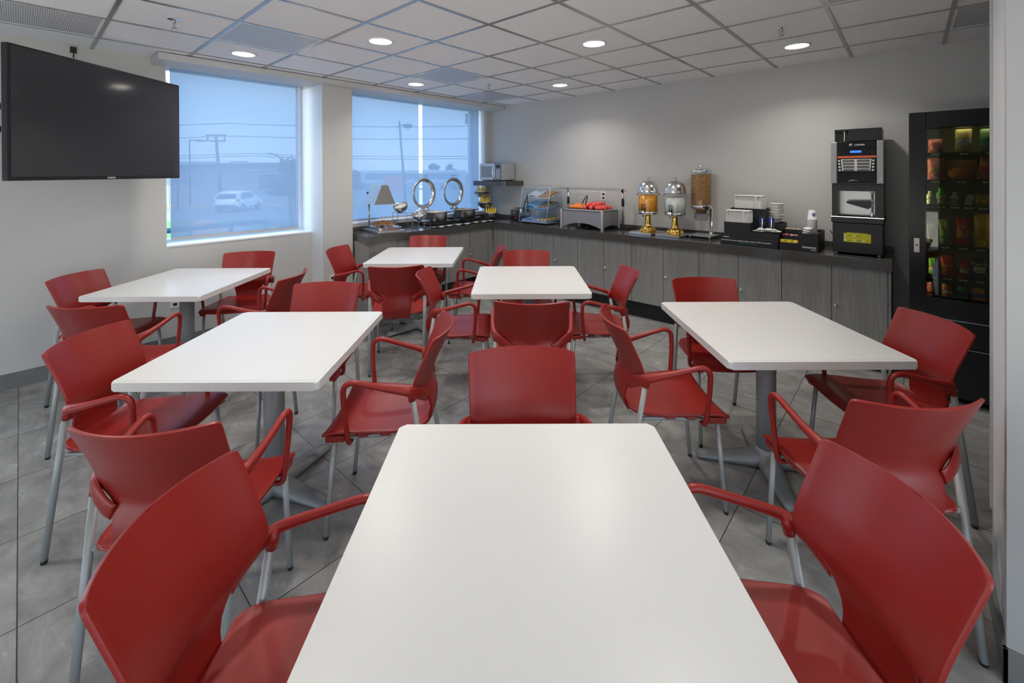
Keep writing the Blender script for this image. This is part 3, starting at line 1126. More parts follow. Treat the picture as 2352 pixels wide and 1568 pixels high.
# ================================================================== TELEVISION
tv = thing('television', (-4.398, 0.444, 1.602), radians(130.9), 'large black flat television angled out from the left wall', 'television')
TVW, TVH = 1.32, 0.822
m_ = MB()
m_.box((-TVW / 2, -0.012, 0), (TVW / 2, 0.030, TVH), 0.006)
m_.box((-TVW / 2 + 0.12, 0.030, 0.08), (TVW / 2 - 0.12, 0.065, TVH - 0.14), 0.02)
m_.build('housing', BLACKP, tv)
MB().box((-TVW / 2 + 0.016, -0.0135, 0.024), (TVW / 2 - 0.016, -0.012, TVH - 0.014)).build('screen', TVM, tv)
MB().box((-0.042, -0.014, 0.002), (0.03, -0.010, 0.018), 0.003).build('sensor_bar', BLACKG, tv)
text_obj('logo', 'SAMSUNG', 0.014, mat('logo_silver', (0.7, 0.7, 0.72), 0.3), tv, (0.0, -0.0145, 0.008), (radians(90), 0, 0), 0.0004, 'CENTER', 1.0, 0.0006)
mt = thing('television_mount', (-5.12, -0.50, 1.95), 0, 'black two-armed wall mount behind the left edge of the television', 'wall mount')
MB().box((-0.008, -0.12, -0.15), (0.02, 0.12, 0.28), 0.004).build('wall_plate', BLACKP, mt)
for z in (0.0, 0.155):
    m_ = MB()
    m_.tube([(0.03, 0.02, z), (0.44, -0.02, z)], 0.022, 4, smooth=False)
    m_.tube([(0.44, -0.02, z), (0.58, 0.78, z)], 0.022, 4, smooth=False)
    m_.build('arm', BLACKP, mt)
m_ = MB()
m_.lathe([(0.024, -0.05), (0.024, 0.21)], 16, axis=(0.44, -0.02, 0))
m_.build('pivot', BLACKP, mt)
m_ = MB()
m_.m = Matrix.Translation((-4.398 + 5.12, 0.444 + 0.50, 1.602 - 1.95)) @ Matrix.Rotation(radians(130.9), 4, 'Z')
m_.box((-0.12, 0.068, 0.10), (0.12, 0.078, 0.60), 0.002)
m_.box((-0.12, 0.034, 0.060), (0.12, 0.078, 0.076), 0.002)
m_.box((-0.12, 0.068, 0.060), (0.12, 0.078, 0.10), 0.002)
m_.build('screen_bracket', BLACKP, mt)
m_ = MB()
m_.box((-0.010, -0.02, 0), (0.004, 0.02, 0.05), 0.002)
m_.tube([(0.0, 0, 0.04), (0.02, 0, 0.02), (0.012, 0, -0.02), (-0.002, 0, -0.04)], 0.004, 6)
h_ = m_.build('ceiling_hook', BLACKP, loc=(XL + 0.0115, 0.30, CE - 0.055))
tag(h_, 'small black hook on the wall under the ceiling behind the television', 'hook')

# ================================================================== WINDOW LEG ITEMS
# carving station with tray and heat lamp
FOODB = mat('fried_strips', (0.30, 0.15, 0.07), 0.55, var=0.5, vscale=30)
st = thing('warming_tray', (-4.805, 2.975, CT), radians(-9), 'steel warming tray of brown fried strips at the end of the window leg', 'serving tray')
m_ = MB()
m_.box((-0.25, -0.170, 0.0), (0.255, 0.170, 0.030), 0.004)
m_.build('base_tray', STEELB, st)
m_ = MB()
P = [(0.215, 0.145), (0.235, 0.165)]
m_.prism([(x + 0.03, y) for x, y in rounded(0.36, 0.27, 0.03)], 0.030, 0.062)
m_.prism([(x + 0.03, y) for x, y in rounded(0.39, 0.30, 0.03)], 0.060, 0.066, bev=0.002)
m_.build('food_pan', STEEL, st)
m_ = MB()
random.seed(3)
for k in range(95):
    a = random.uniform(0, pi)
    x, y = random.gauss(0, 0.085), random.gauss(0, 0.055)
    x, y = max(-0.18, min(0.18, x)), max(-0.11, min(0.11, y))
    z = 0.078 + 0.050 * math.exp(-(x / 0.1) ** 2 - (y / 0.07) ** 2) * random.uniform(0.5, 1.1)
    L = random.uniform(0.02, 0.045)
    p = [(x - L * cos(a), y - L * sin(a), z), (x, y, z + random.uniform(0.0, 0.012)), (x + L * cos(a), y + L * sin(a), z + random.uniform(0.0, 0.012))]
    m_.tube(p, random.uniform(0.004, 0.008), 5)
tag(m_.build('fried_strips', FOODB, None, (-4.805, 2.975, CT)), 'heap of brown fried strips in the steel warming tray', 'food', kind='stuff')
hl = thing('heat_lamp', (-5.045, 2.925, CT + 0.0305), 0, 'steel heat lamp with trapezoid hood over the warming tray', 'heat lamp')
m_ = MB()
m_.tube([(0, 0, 0), (0, 0, 0.34)], 0.011, 16)
m_.build('post', CHROME, hl)
m_ = MB()
m_.m = Matrix.Translation((0.125, 0.07, 0.302)) @ Matrix.Rotation(radians(-9), 4, 'Z')
def trap(m_, L, wb, wt_, h, L2=None):
    L2 = L2 or L
    vs = [m_.v(p) for p in ((-L / 2, -wb / 2, 0), (L / 2, -wb / 2, 0), (L / 2, wb / 2, 0), (-L / 2, wb / 2, 0), (-L2 / 2, -wt_ / 2, h), (L2 / 2, -wt_ / 2, h), (L2 / 2, wt_ / 2, h), (-L2 / 2, wt_ / 2, h))]
    for q in ((4, 5, 6, 7), (0, 1, 5, 4), (1, 2, 6, 5), (2, 3, 7, 6), (3, 0, 4, 7)):
        m_.face([vs[i] for i in q])
trap(m_, 0.345, 0.26, 0.075, 0.235)
m_.build('hood', mat('hood_steel', (0.72, 0.72, 0.71), 0.30, 0.85), hl, solid=0.003)
m_ = MB()
m_.lathe([(0.0, 0.0), (0.03, 0.004), (0.034, 0.03), (0.0, 0.036)], 14, axis=(-0.06, 0.04, 0.41))
m_.tube([(0, 0, 0.33), (-0.045, 0.02, 0.37), (-0.07, 0.035, 0.45)], 0.012, 10)
m_.build('adjusting_knob', BLACKP, hl)

def riser(loc, rz, w, d, h, label):
    r = thing('display_riser', loc, rz, label, 'riser')
    MB().box((-w / 2, -d / 2, h - 0.006), (w / 2, d / 2, h), 0.002).build('top_plate', STEELB, r)
    for sx, sy in ((-1, -1), (1, -1), (1, 1), (-1, 1)):
        q = MB()
        q.box((sx * w / 2 - (0.018 if sx > 0 else 0), sy * d / 2 - (0.004 if sy > 0 else 0), 0), (sx * w / 2 + (0.018 if sx < 0 else 0), sy * d / 2 + (0.004 if sy < 0 else 0), h - 0.005), 0.001)
        q.build('leg', STEELB, r)
    for sy in (-1, 1):
        q = MB()
        q.box((-w / 2 + 0.018, sy * (d / 2 - 0.004) - 0.002, 0), (w / 2 - 0.018, sy * (d / 2 - 0.004) + 0.002, 0.016), 0.001)
        q.build('foot_bar', STEELB, r)
    return r
riser((-4.945, 3.345, CT), radians(-12), 0.20, 0.20, 0.20, 'tall steel display riser beside the heat lamp')
riser((-4.66, 3.44, CT), radians(-10), 0.18, 0.16, 0.105, 'low steel display riser near the front edge of the window leg')
def tilted_bowl(loc, label, r=0.096, spoon=False, food=None, tilt=(0.3, 0.25)):
    o = thing('steel_bowl', loc, 0, label, 'bowl', 'slanted steel bowls on the risers')
    prof = [(0.0, 0.0), (0.030, 0.001), (0.062, 0.016), (0.086, 0.045), (0.096, 0.08), (0.097, 0.095), (0.094, 0.096), (0.092, 0.08), (0.082, 0.048), (0.058, 0.020), (0.028, 0.005), (0.0, 0.004)]
    q = MB()
    q.m = Matrix.Translation((0, 0, 0.0)) @ Matrix.Rotation(tilt[0], 4, 'X') @ Matrix.Rotation(tilt[1], 4, 'Y')
    q.lathe([(a * r / 0.096, b * r / 0.096 + 0.0) for a, b in prof], 32, cap=False)
    # slant: shear the rim down toward the guest
    b = q.build('bowl', STEELB, o)
    zmin = min(v.co.z for v in b.data.vertices)
    for v in b.data.vertices:
        v.co.z -= zmin
    if food:
        f = MB()
        f.m = Matrix.Translation((0, 0, -zmin)) @ q.m
        f.grid(lambda a, c: (0.082 * (2 * a - 1) * math.sqrt(max(0, 1 - (2 * c - 1) ** 2 / 2)), 0.082 * (2 * c - 1) * math.sqrt(max(0, 1 - (2 * a - 1) ** 2 / 2)), 0.058 + 0.012 * random.random()), 10, 10)
        f.build('filling', food, o)
    if spoon:
        f = MB()
        f.m = Matrix.Translation((0, 0, -zmin)) @ q.m
        f.tube([(0.02, 0.02, 0.03), (-0.05, -0.02, 0.10), (-0.075, -0.035, 0.15)], [0.004, 0.003, 0.0045], 8)
        f.ball((0.025, 0.022, 0.028), 0.02, sz=0.35, n=8)
        f.build('spoon', CHROME, o)
    return o
tilted_bowl((-4.945, 3.345, CT + 0.201), 'slanted steel bowl of white crumbs on the tall riser', food=mat('white_crumbs', (0.75, 0.71, 0.63), 0.8, var=0.2, vscale=80), tilt=(0.42, 0.12))
tilted_bowl((-4.66, 3.44, CT + 0.106), 'slanted steel bowl with a spoon on the low riser', spoon=True, tilt=(0.40, 0.15))

def chafer(loc, label, food):
    r = thing('chafing_dish', loc, 0, label, 'chafing dish', 'round chafing dishes on the window leg')
    q = MB()
    q.lathe([(0.150, 0.0), (0.160, 0.006), (0.163, 0.10), (0.172, 0.112), (0.180, 0.115), (0.180, 0.119), (0.166, 0.118), (0.158, 0.110), (0.158, 0.05), (0.0, 0.05)], 48, cap=True)
    q.build('pan', STEELB, r)
    q = MB()
    q.grid(lambda a, c: (0.156 * (2 * a - 1) * math.sqrt(max(0, 1 - (2 * c - 1) ** 2 / 2)), 0.156 * (2 * c - 1) * math.sqrt(max(0, 1 - (2 * a - 1) ** 2 / 2)), 0.098 + 0.016 * random.random()), 22, 22)
    q.build('food_filling', food, r)
    # lid standing open toward the window: dished ring with a glass
    lid = MB()
    lid.m = Matrix.Translation((-0.19, -0.05, 0.365)) @ Matrix.Rotation(radians(90), 4, 'Y') @ Matrix.Rotation(radians(-6), 4, 'X')
    lid.lathe([(0.206, 0.0), (0.214, 0.004), (0.214, 0.014), (0.200, 0.020), (0.172, 0.002), (0.164, -0.016), (0.160, -0.018), (0.160, -0.014), (0.168, 0.0), (0.196, 0.010), (0.206, 0.006), (0.206, 0.0)], 56, cap=False)
    lo = lid.build('lid_ring', STEEL, r)
    g = MB()
    g.m = Matrix.Translation((-0.19, -0.05, 0.365)) @ Matrix.Rotation(radians(90), 4, 'Y') @ Matrix.Rotation(radians(-6), 4, 'X')
    g.lathe([(0.0, -0.017), (0.162, -0.017)], 56, cap=False)
    g.build('lid_glass', GLASSM, lo)
    h = MB()
    zt = 0.365 + 0.208
    h.tube([(-0.19, -0.05, zt), (-0.185, -0.05, zt + 0.035)], 0.005, 8)
    h.tube(smooth_path([(-0.185, -0.05 - 0.055, zt + 0.028), (-0.185, -0.05 - 0.03, zt + 0.038), (-0.185, -0.05, zt + 0.041), (-0.185, -0.05 + 0.03, zt + 0.038), (-0.185, -0.05 + 0.055, zt + 0.028)], 3), [(0.012, 0.004)] * 13, 8)
    h.build('lid_handle', STEEL, lo)
    for s in (-1, 1):
        k = MB()
        k.m = Matrix.Translation((-0.18, -0.05 + s * 0.045, 0.135)) @ Matrix.Rotation(radians(90), 4, 'X')
        k.lathe([(0.012, -0.022), (0.020, -0.020), (0.022, 0.0), (0.020, 0.020), (0.012, 0.022)], 18)
        k.m = Matrix.Identity(4)
        k.tube([(-0.165, -0.05 + s * 0.045, 0.112), (-0.18, -0.05 + s * 0.045, 0.135), (-0.19, -0.05 + s * 0.04, 0.17)], 0.006, 8)
        k.build('hinge', STEEL, r)
    return r
def warmer(loc, rz, label):
    r = thing('induction_warmer', loc, rz, label, 'food warmer', 'black induction warmers under the chafing dishes')
    q = MB()
    q.box((-0.18, -0.17, 0.008), (0.18, 0.17, 0.060), 0.005)
    q.build('housing', BLACKP, r)
    MB().box((-0.17, -0.16, 0.060), (0.17, 0.16, 0.063), 0.001).build('glass_top', BLACKG, r)
    MB().box((-0.06, -0.1715, 0.018), (0.06, -0.169, 0.050), 0.001).build('control_panel', mat('panel_grey', (0.12, 0.13, 0.14), 0.3), r)
    q = MB()
    for sx in (-1, 1):
        for sy in (-1, 1):
            q.lathe([(0.012, 0), (0.012, 0.009)], 10, axis=(sx * 0.15, sy * 0.14, 0))
    q.build('rubber_feet', BLACKRUB, r)
    return r
warmer((-4.87, 3.83, CT), radians(0), 'black induction warmer under the left chafing dish')
warmer((-4.875, 4.385, CT), radians(0), 'black induction warmer under the right chafing dish')
FD1 = mat('egg_white_food', (0.72, 0.60, 0.42), 0.7, var=0.4, vscale=45)
FD2 = mat('stew_food', (0.50, 0.34, 0.20), 0.7, var=0.5, vscale=45)
chafer((-4.87, 3.83, CT + 0.0635), 'left steel chafing dish with its glass lid open, next to the slanted bowls', FD1)
chafer((-4.895, 4.385, CT + 0.0635), 'right steel chafing dish with its glass lid open, next to the banana stand', FD2)
# folded printed runners
PRN = mat('printed_cloth', (0.62, 0.62, 0.62), 0.8)
_n = PRN.node_tree
_p = _n.nodes['Principled BSDF']
for l in list(_p.inputs['Base Color'].links):
    _n.links.remove(l)
_t = _n.nodes.new('ShaderNodeTexCoord')
_w = _n.nodes.new('ShaderNodeTexWave')
_w.inputs['Scale'].default_value = 22
_w.inputs['Distortion'].default_value = 6
_w.inputs['Detail'].default_value = 2
_n.links.new(_t.outputs['Object'], _w.inputs['Vector'])
_r = _n.nodes.new('ShaderNodeValToRGB')
_r.color_ramp.elements[0].position = 0.12
_r.color_ramp.elements[0].color = (0.08, 0.08, 0.09, 1)
_r.color_ramp.elements[1].position = 0.30
_r.color_ramp.elements[1].color = (0.66, 0.66, 0.65, 1)
_n.links.new(_w.outputs['Fac'], _r.inputs['Fac'])
_n.links.new(_r.outputs[0], _p.inputs['Base Color'])
def runner(y0, y1, x, label, ph):
    q = MB()
    q.grid(lambda a, c: (-0.05 + 0.10 * c + 0.012 * sin(9 * a + ph), (y0 - (y0 + y1) / 2) + (y1 - y0) * a, 0.006 + 0.007 * (1 + sin(a * (y1 - y0) * 42 + ph)) * (0.4 + 0.6 * c)), 48, 4)
    o = q.build('cloth_runner', PRN, None, (x, (y0 + y1) / 2, CT), solid=0.0015)
    tag(o, label, 'cloth runner', 'printed cloth strips before the chafing dishes')
runner(3.56, 4.20, -4.585, 'wavy printed cloth strip lying before the left chafing dish', 0.4)
runner(4.24, 4.66, -4.60, 'wavy printed cloth strip lying before the right chafing dish', 2.0)

# ---------------- banana stand
BAN = mat('banana_skin', (0.80, 0.55, 0.04), 0.45, var=0.12, vscale=20)
BANT = mat('banana_tip', (0.30, 0.27, 0.06), 0.6)
bs = thing('banana_stand', (-4.80, 4.79, CT), 0, 'three tier wire stand with steel bowls of bananas at the counter corner', 'tiered stand')
TIERS = [((-0.155, 0.015, 0.330), 0.118), ((-0.075, 0.005, 0.165), 0.118), ((0.075, -0.02, 0.012), 0.120)]
q = MB()
q.tube(smooth_path([(-0.02, 0.22, 0.012), (-0.10, 0.10, 0.06), (-0.19, 0.10, 0.20), (-0.21, 0.11, 0.34), (-0.20, 0.10, 0.43)], 5), 0.006, 8)
q.tube(smooth_path([(0.02, 0.10, 0.012), (-0.05, 0.10, 0.08), (-0.13, 0.10, 0.18), (-0.14, 0.09, 0.26)], 5), 0.006, 8)
q.tube(smooth_path([(-0.22, -0.10, 0.006), (-0.05, 0.03, 0.010), (0.12, 0.12, 0.010), (0.22, 0.18, 0.006)], 4), 0.006, 8)
q.tube(smooth_path([(-0.12, 0.22, 0.006), (0.02, 0.08, 0.010), (0.12, -0.06, 0.010), (0.20, -0.12, 0.006)], 4), 0.006, 8)
q.build('wire_frame', BLACKP, bs)
for (c, rr) in TIERS:
    q = MB()
    q.tube([(c[0] + rr * cos(a) * 1.03, c[1] + rr * sin(a) * 1.03, c[2] + 0.070) for a in [2 * pi * k / 28 for k in range(28)]], 0.0045, 8, closed=True)
    q.build('wire_ring', BLACKP, bs)
    q = MB()
    q.lathe([(0.0, 0.0), (0.04, 0.001), (0.08, 0.020), (0.108, 0.055), (0.117, 0.095), (0.119, 0.105), (0.116, 0.105), (0.104, 0.056), (0.076, 0.023), (0.03, 0.005), (0.0, 0.004)], 36, axis=c, cap=False)
    q.build('tier_bowl', STEELB, bs)
def banana(loc, rz, tilt, s, label):
    r = thing('banana', loc, rz, label, 'banana', 'bananas in the tiered stand')
    q = MB()
    pts = []
    for k in range(11):
        a = radians(-52 + 104 * k / 10)
        pts.append((0.0, 0.105 * sin(a) * s, (0.105 * (1 - cos(a))) * s))
    pts = [Matrix.Rotation(tilt, 3, 'X') @ Vector(p) for p in pts]
    z0 = min(p.z for p in pts)
    q.tube(pts, [0.004 * s, 0.010 * s, 0.0155 * s, 0.0175 * s, 0.018 * s, 0.018 * s, 0.018 * s, 0.0175 * s, 0.015 * s, 0.009 * s, 0.0045 * s], 8)
    q.build('peel', BAN, r)
    q = MB()
    q.tube([pts[-1], pts[-1] + (pts[-1] - pts[-2]).normalized() * 0.016], [0.0045 * s, 0.0035 * s], 8)
    q.build('stem', BANT, r)
    return r
random.seed(11)
tn = ['top', 'middle', 'lowest']
pos = ['leftmost', 'second from left', 'central', 'fourth from left', 'rightmost']
for t_, (c, rr) in enumerate(TIERS):
    nb = 5
    for k in range(nb):
        f = (k - (nb - 1) / 2) / ((nb - 1) / 2)
        ox, oy = 0.066 * f * 0.743, 0.066 * f * 0.669
        banana((-4.80 + c[0] + ox, 4.79 + c[1] + oy, CT + c[2] + 0.110), YAW - 0.10 * f + random.uniform(-0.03, 0.03), radians(34 + random.uniform(-4, 6)), 0.84,
               '%s banana in the %s bowl of the tiered stand' % (pos[k], tn[t_]))

# ---------------- shelf with microwave
sh = MB().box((-5.095, 4.757, 1.440), (-4.400, 5.152, 1.513), 0.002).build('wall_shelf', COUNTER)
tag(sh, 'thick dark grey wall shelf in the corner carrying the microwave', 'shelf')
mw = thing('microwave_oven', (-4.775, 4.805, 1.514), 0, 'silver microwave oven on the dark corner shelf', 'microwave')
SILP = mat('silver_plastic', (0.55, 0.56, 0.58), 0.35, 0.3)
q = MB()
q.box((-0.225, 0.012, 0.012), (0.225, 0.315, 0.268), 0.005)
q.box((0.2255, 0.06, 0.05), (0.2275, 0.27, 0.23), 0.001)
q.build('casing', SILP, mw)
d = MB().box((-0.225, -0.006, 0.014), (0.115, 0.011, 0.266), 0.004).build('door', SILP, mw)
MB().box((-0.185, -0.008, 0.055), (0.075, -0.0055, 0.225), 0.001).build('door_window', mat('microwave_window', (0.26, 0.28, 0.30), 0.15), d)
q = MB()
q.tube(smooth_path([(0.098, -0.006, 0.02), (0.096, -0.034, 0.06), (0.096, -0.042, 0.14), (0.096, -0.034, 0.22), (0.098, -0.006, 0.262)], 5), [(0.012, 0.006)] * 21, 10)
q.build('handle', CHROME, d)
pn = MB().box((0.119, -0.004, 0.014), (0.225, 0.011, 0.266), 0.003).build('control_panel', mat('microwave_panel', (0.15, 0.19, 0.25), 0.25), mw)
q = MB()
for i in range(3):
    for j in range(5):
        q.box((0.135 + i * 0.028, -0.006, 0.04 + j * 0.028), (0.155 + i * 0.028, -0.0035, 0.058 + j * 0.028), 0.001)
q.build('key_pad', mat('key_white', (0.6, 0.62, 0.66), 0.4), pn)
MB().box((0.135, -0.006, 0.20), (0.21, -0.0035, 0.235), 0.001).build('display', BLACKG, pn)
q = MB()
for sx in (-1, 1):
    for y in (0.05, 0.28):
        q.lathe([(0.012, 0), (0.012, 0.013)], 10, axis=(sx * 0.19, y, 0))
q.build('feet', BLACKRUB, mw)

# ---------------- toaster
to = thing('toaster', (-4.375, 4.935, CT), radians(-4), 'chrome toaster with black ends beside the pastry case', 'toaster')
q = MB()
prof = [(-0.105, 0.02), (0.105, 0.02), (0.107, 0.12), (0.100, 0.155), (0.080, 0.175), (0.04, 0.185), (-0.04, 0.185), (-0.080, 0.175), (-0.100, 0.155), (-0.107, 0.12)]
lo = [q.v((x, 0.0, z)) for x, z in prof]
hi = [q.v((x, 0.19, z)) for x, z in prof]
q.face(lo[::-1])
q.face(hi)
for i in range(len(prof)):
    j = (i + 1) % len(prof)
    q.face([lo[i], lo[j], hi[j], hi[i]], None, i > 1)
q.build('body', STEEL, to)
q = MB()
q.box((-0.112, -0.006, 0.012), (0.112, 0.196, 0.072), 0.006)
q.build('base', mat('dark_purple_plastic', (0.035, 0.022, 0.028), 0.35), to)
for sx in (-1, 1):
    q = MB()
    q.box((sx * 0.052 - 0.003, -0.004, 0.075), (sx * 0.052 + 0.003, 0.0, 0.150))
    q.ball((sx * 0.052, -0.018, 0.145), 0.017, n=8, sz=0.6, sx=1.5)
    q.build('lever', BLACKP, to)
    MB().box((sx * 0.045 - 0.014, 0.02, 0.183), (sx * 0.045 + 0.014, 0.17, 0.187)).build('slot', BLACKP, to)
q = MB()
q.m = Matrix.Translation((-0.07, -0.006, 0.06)) @ Matrix.Rotation(radians(90), 4, 'X')
q.lathe([(0.017, 0), (0.017, 0.012), (0.0, 0.014)], 16)
q.build('dial', BLACKP, to)
MB().box((0.0, -0.0075, 0.035), (0.03, -0.005, 0.050)).build('badge', mat('badge_red', (0.7, 0.12, 0.14), 0.4), to)
q = MB()
for sx in (-1, 1):
    for y in (0.02, 0.17):
        q.lathe([(0.006, 0), (0.006, 0.014)], 8, axis=(sx * 0.09, y, 0))
q.build('feet', BLACKP, to)

# ---------------- pastry case
pc = thing('pastry_case', (-3.877, 4.72, CT), 0, 'clear acrylic pastry case with three sloping trays and black tongs on front', 'display case')
WX = 0.243
def sheet(pts, name, m, parent, th=0.004):
    q = MB()
    q.face([q.v(p) for p in pts])
    return q.build(name, m, parent, solid=th)
HT = 0.505
sheet([(-WX, 0.0, 0.03), (WX, 0.0, 0.03), (WX, 0.095, HT), (-WX, 0.095, HT)], 'front_panel', ACRYL, pc)
for s in (-1, 1):
    sheet([(s * WX, 0.0, 0.02), (s * WX, 0.38, 0.02), (s * WX, 0.38, HT), (s * WX, 0.095, HT)], 'side_panel', ACRYL, pc)
sheet([(-WX, 0.095, HT), (WX, 0.095, HT), (WX, 0.38, HT), (-WX, 0.38, HT)], 'top_panel', ACRYL, pc)
sheet([(-WX, 0.0, 0.022), (WX, 0.0, 0.022), (WX, 0.38, 0.022), (-WX, 0.38, 0.022)], 'bottom_panel', ACRYL, pc)
q = MB()
for sx in (-1, 1):
    for y in (0.02, 0.36):
        q.lathe([(0.012, 0), (0.012, 0.02)], 12, axis=(sx * (WX - 0.02), y, 0))
q.build('feet', ACRYL, pc)
# bright acrylic edges
q = MB()
EDG = mat('acrylic_edge', (0.75, 0.80, 0.84), 0.2)
for a, b in (((-WX, 0, 0.03), (-WX, 0.095, HT)), ((WX, 0, 0.03), (WX, 0.095, HT)), ((-WX, 0.095, HT), (WX, 0.095, HT)), ((WX, 0.095, HT), (WX, 0.38, HT)), ((WX, 0.38, 0.02), (WX, 0.38, HT)), ((-WX, 0, 0.03), (WX, 0, 0.03)), ((WX, 0, 0.03), (WX, 0.38, 0.02))):
    q.tube([a, b], 0.0028, 6)
q.build('panel_edges', EDG, pc)
PAS = [('bread', mat('bun_brown', (0.52, 0.30, 0.13), 0.6, var=0.35, vscale=30)), ('roll', mat('roll_brown', (0.40, 0.22, 0.10), 0.6, var=0.35, vscale=30)), ('croissant', mat('croissant_gold', (0.62, 0.40, 0.13), 0.55, var=0.35, vscale=30))]
TRC = [mat('tray_white', (0.80, 0.82, 0.84), 0.3), mat('tray_blue', (0.22, 0.50, 0.85), 0.3), mat('tray_lilac', (0.42, 0.48, 0.80), 0.3)]
tz = [(0.350, 0.425), (0.205, 0.280), (0.035, 0.045)]
tyn = [0.075, 0.045, 0.015]
nm = ['top', 'middle', 'bottom']
for k in range(3):
    z0, z1 = tz[k]
    y0 = tyn[k]
    q = MB()
    q.m = Matrix.Translation((0, y0, z0)) @ Matrix.Rotation(math.atan2(z1 - z0, 0.36 - y0), 4, 'X')
    L = 0.35 - y0
    q.box((-0.20, 0.0, 0.0), (0.235, L, 0.006), 0.002)
    q.box((-0.20, 0.0, 0.0), (0.235, 0.006, 0.022), 0.002)
    q.box((-0.20, L - 0.006, 0.0), (0.235, L, 0.022), 0.002)
    q.box((-0.20, 0.0, 0.0), (-0.194, L, 0.022), 0.002)
    q.box((0.229, 0.0, 0.0), (0.235, L, 0.014), 0.002)
    t = q.build('tray', TRC[k] if k else TRC[0], pc)
    # paper liner folded over the left part of the tray
    q = MB()
    q.m = Matrix.Translation((0, y0, z0 + 0.007)) @ Matrix.Rotation(math.atan2(z1 - z0, 0.36 - y0), 4, 'X')
    random.seed(20 + k)
    q.grid(lambda a, c: (-0.185 + 0.215 * a, 0.01 + (L - 0.02) * c, 0.012 + 0.022 * sin(3 * a + 2 * c) ** 2 + 0.006 * random.random()), 10, 8)
    q.build('paper_liner', TRC[k], pc, solid=0.001)
    # pastries
    n = [0, 0, 0]
    cols, rows = 3, 4
    for i in range(cols):
        for j in range(rows):
            yy = 0.03 + (L - 0.06) * j / (rows - 1)
            xx = 0.072 + 0.062 * i
            p = Matrix.Translation((0, y0, z0)) @ Matrix.Rotation(math.atan2(z1 - z0, 0.36 - y0), 4, 'X') @ Vector((xx, yy, 0.026))
            q = MB()
            q.ball((0, 0, 0), 0.022, n=8, sx=1.25, sy=1.05, sz=0.8)
            if k == 2:
                q.ball((0.016, 0.004, 0.004), 0.013, n=8)
                q.ball((-0.016, 0.004, 0.004), 0.013, n=8)
            o = q.build('pastry', PAS[k][1], None, (-3.877 + p.x, 4.72 + p.y, CT + p.z))
            tag(o, 'small brown %s among those on the %s tray of the pastry case' % (PAS[k][0], nm[k]), 'pastry', 'pastries on the %s tray of the case' % nm[k])
tg_ = thing('serving_tongs', (-3.985, 4.722, CT + 0.20), 0, 'black serving tongs hanging on the front of the pastry case', 'tongs')
q = MB()
for s in (-1, 1):
    q.tube(smooth_path([(0, 0.026, 0.21), (s * 0.012, 0.014, 0.14), (s * 0.030, 0.0, 0.05), (s * 0.040, -0.006, 0.0)], 4), [(0.008, 0.004)] * 12 + [(0.014, 0.004)], 8)
    q.ball((s * 0.042, -0.008, -0.008), 0.018, n=8, sy=0.4, sz=1.3)
q.build('arms', BLACKP, tg_)
MB().box((-0.05, -0.010, 0.098), (0.05, 0.010, 0.106), 0.002).build('hanging_hook', BLACKP, tg_)

# ---------------- fruit chiller with melon
fc = thing('fruit_chiller', (-3.050, 4.885, CT), radians(1), 'grey chilled display box with silver corner posts holding cut fruit', 'food display')
GP = mat('grey_panel', (0.30, 0.305, 0.33), 0.35, 0.2)
AL = mat('aluminium_post', (0.66, 0.66, 0.68), 0.28, 0.8)
w_, d_, h_ = 0.295, 0.215, 0.245
for s in (-1, 1):
    q = MB()
    n = 18
    top = [q.v((-w_ + 2 * w_ * i / n, s * (d_ - 0.008), h_ - 0.02)) for i in range(n + 1)]
    bot = [q.v((-w_ + 2 * w_ * i / n, s * (d_ - 0.008), 0.006 + 0.075 * max(0, 1 - (2 * i / n - 1) ** 2) ** 0.8)) for i in range(n + 1)]
    for i in range(n):
        q.face([bot[i], bot[i + 1], top[i + 1], top[i]])
    q.build('long_panel', GP, fc, solid=0.006)
    q = MB()
    top = [q.v((s * (w_ - 0.008), -d_ + 2 * d_ * i / n, h_ - 0.02)) for i in range(n + 1)]
    bot = [q.v((s * (w_ - 0.008), -d_ + 2 * d_ * i / n, 0.006 + 0.045 * max(0, 1 - (2 * i / n - 1) ** 2) ** 0.8)) for i in range(n + 1)]
    for i in range(n):
        q.face([bot[i], bot[i + 1], top[i + 1], top[i]])
    q.build('end_panel', GP, fc, solid=0.006)
for sx, sy in ((-1, -1), (1, -1), (1, 1), (-1, 1)):
    q = MB()
    q.prism([(sx * w_ + x, sy * d_ + y) for x, y in rounded(0.034, 0.034, 0.012, 4)], 0.0, h_, bev=0.002)
    q.build('corner_post', AL, fc)
q = MB()
q.prism(rounded(2 * w_ - 0.02, 2 * d_ - 0.02, 0.02), h_ - 0.022, h_ - 0.012)
q.build('well', BLACKP, fc)
q = MB()
o1, i1 = rounded(2 * w_ - 0.045, 2 * d_ - 0.045, 0.02), rounded(2 * w_ - 0.085, 2 * d_ - 0.085, 0.02)
for (za, zb, A1, A2) in ((h_ + 0.006, h_ + 0.006, o1, i1),):
    A_v = [q.v((x, y, za)) for x, y in A1]
    B_v = [q.v((x, y, zb)) for x, y in A2]
    C_v = [q.v((x, y, h_ - 0.012)) for x, y in A2]
    D_v = [q.v((x, y, h_ - 0.012)) for x, y in A1]
    for i in range(len(A1)):
        j = (i + 1) % len(A1)
        q.face([A_v[i], A_v[j], B_v[j], B_v[i]])
        q.face([B_v[i], B_v[j], C_v[j], C_v[i]])
        q.face([A_v[j], A_v[i], D_v[i], D_v[j]])
q.build('pan_rim', STEEL, fc)
q = MB()
q.lathe([(0.05, 0.0), (0.05, 0.012), (0.022, 0.05), (0.022, 0.09)], 20, axis=(0.0, -0.05, 0))
q.build('cooling_foot', BLACKP, fc)
ORG = mat('papaya_flesh', (0.85, 0.22, 0.03), 0.4, var=0.15, vscale=30)
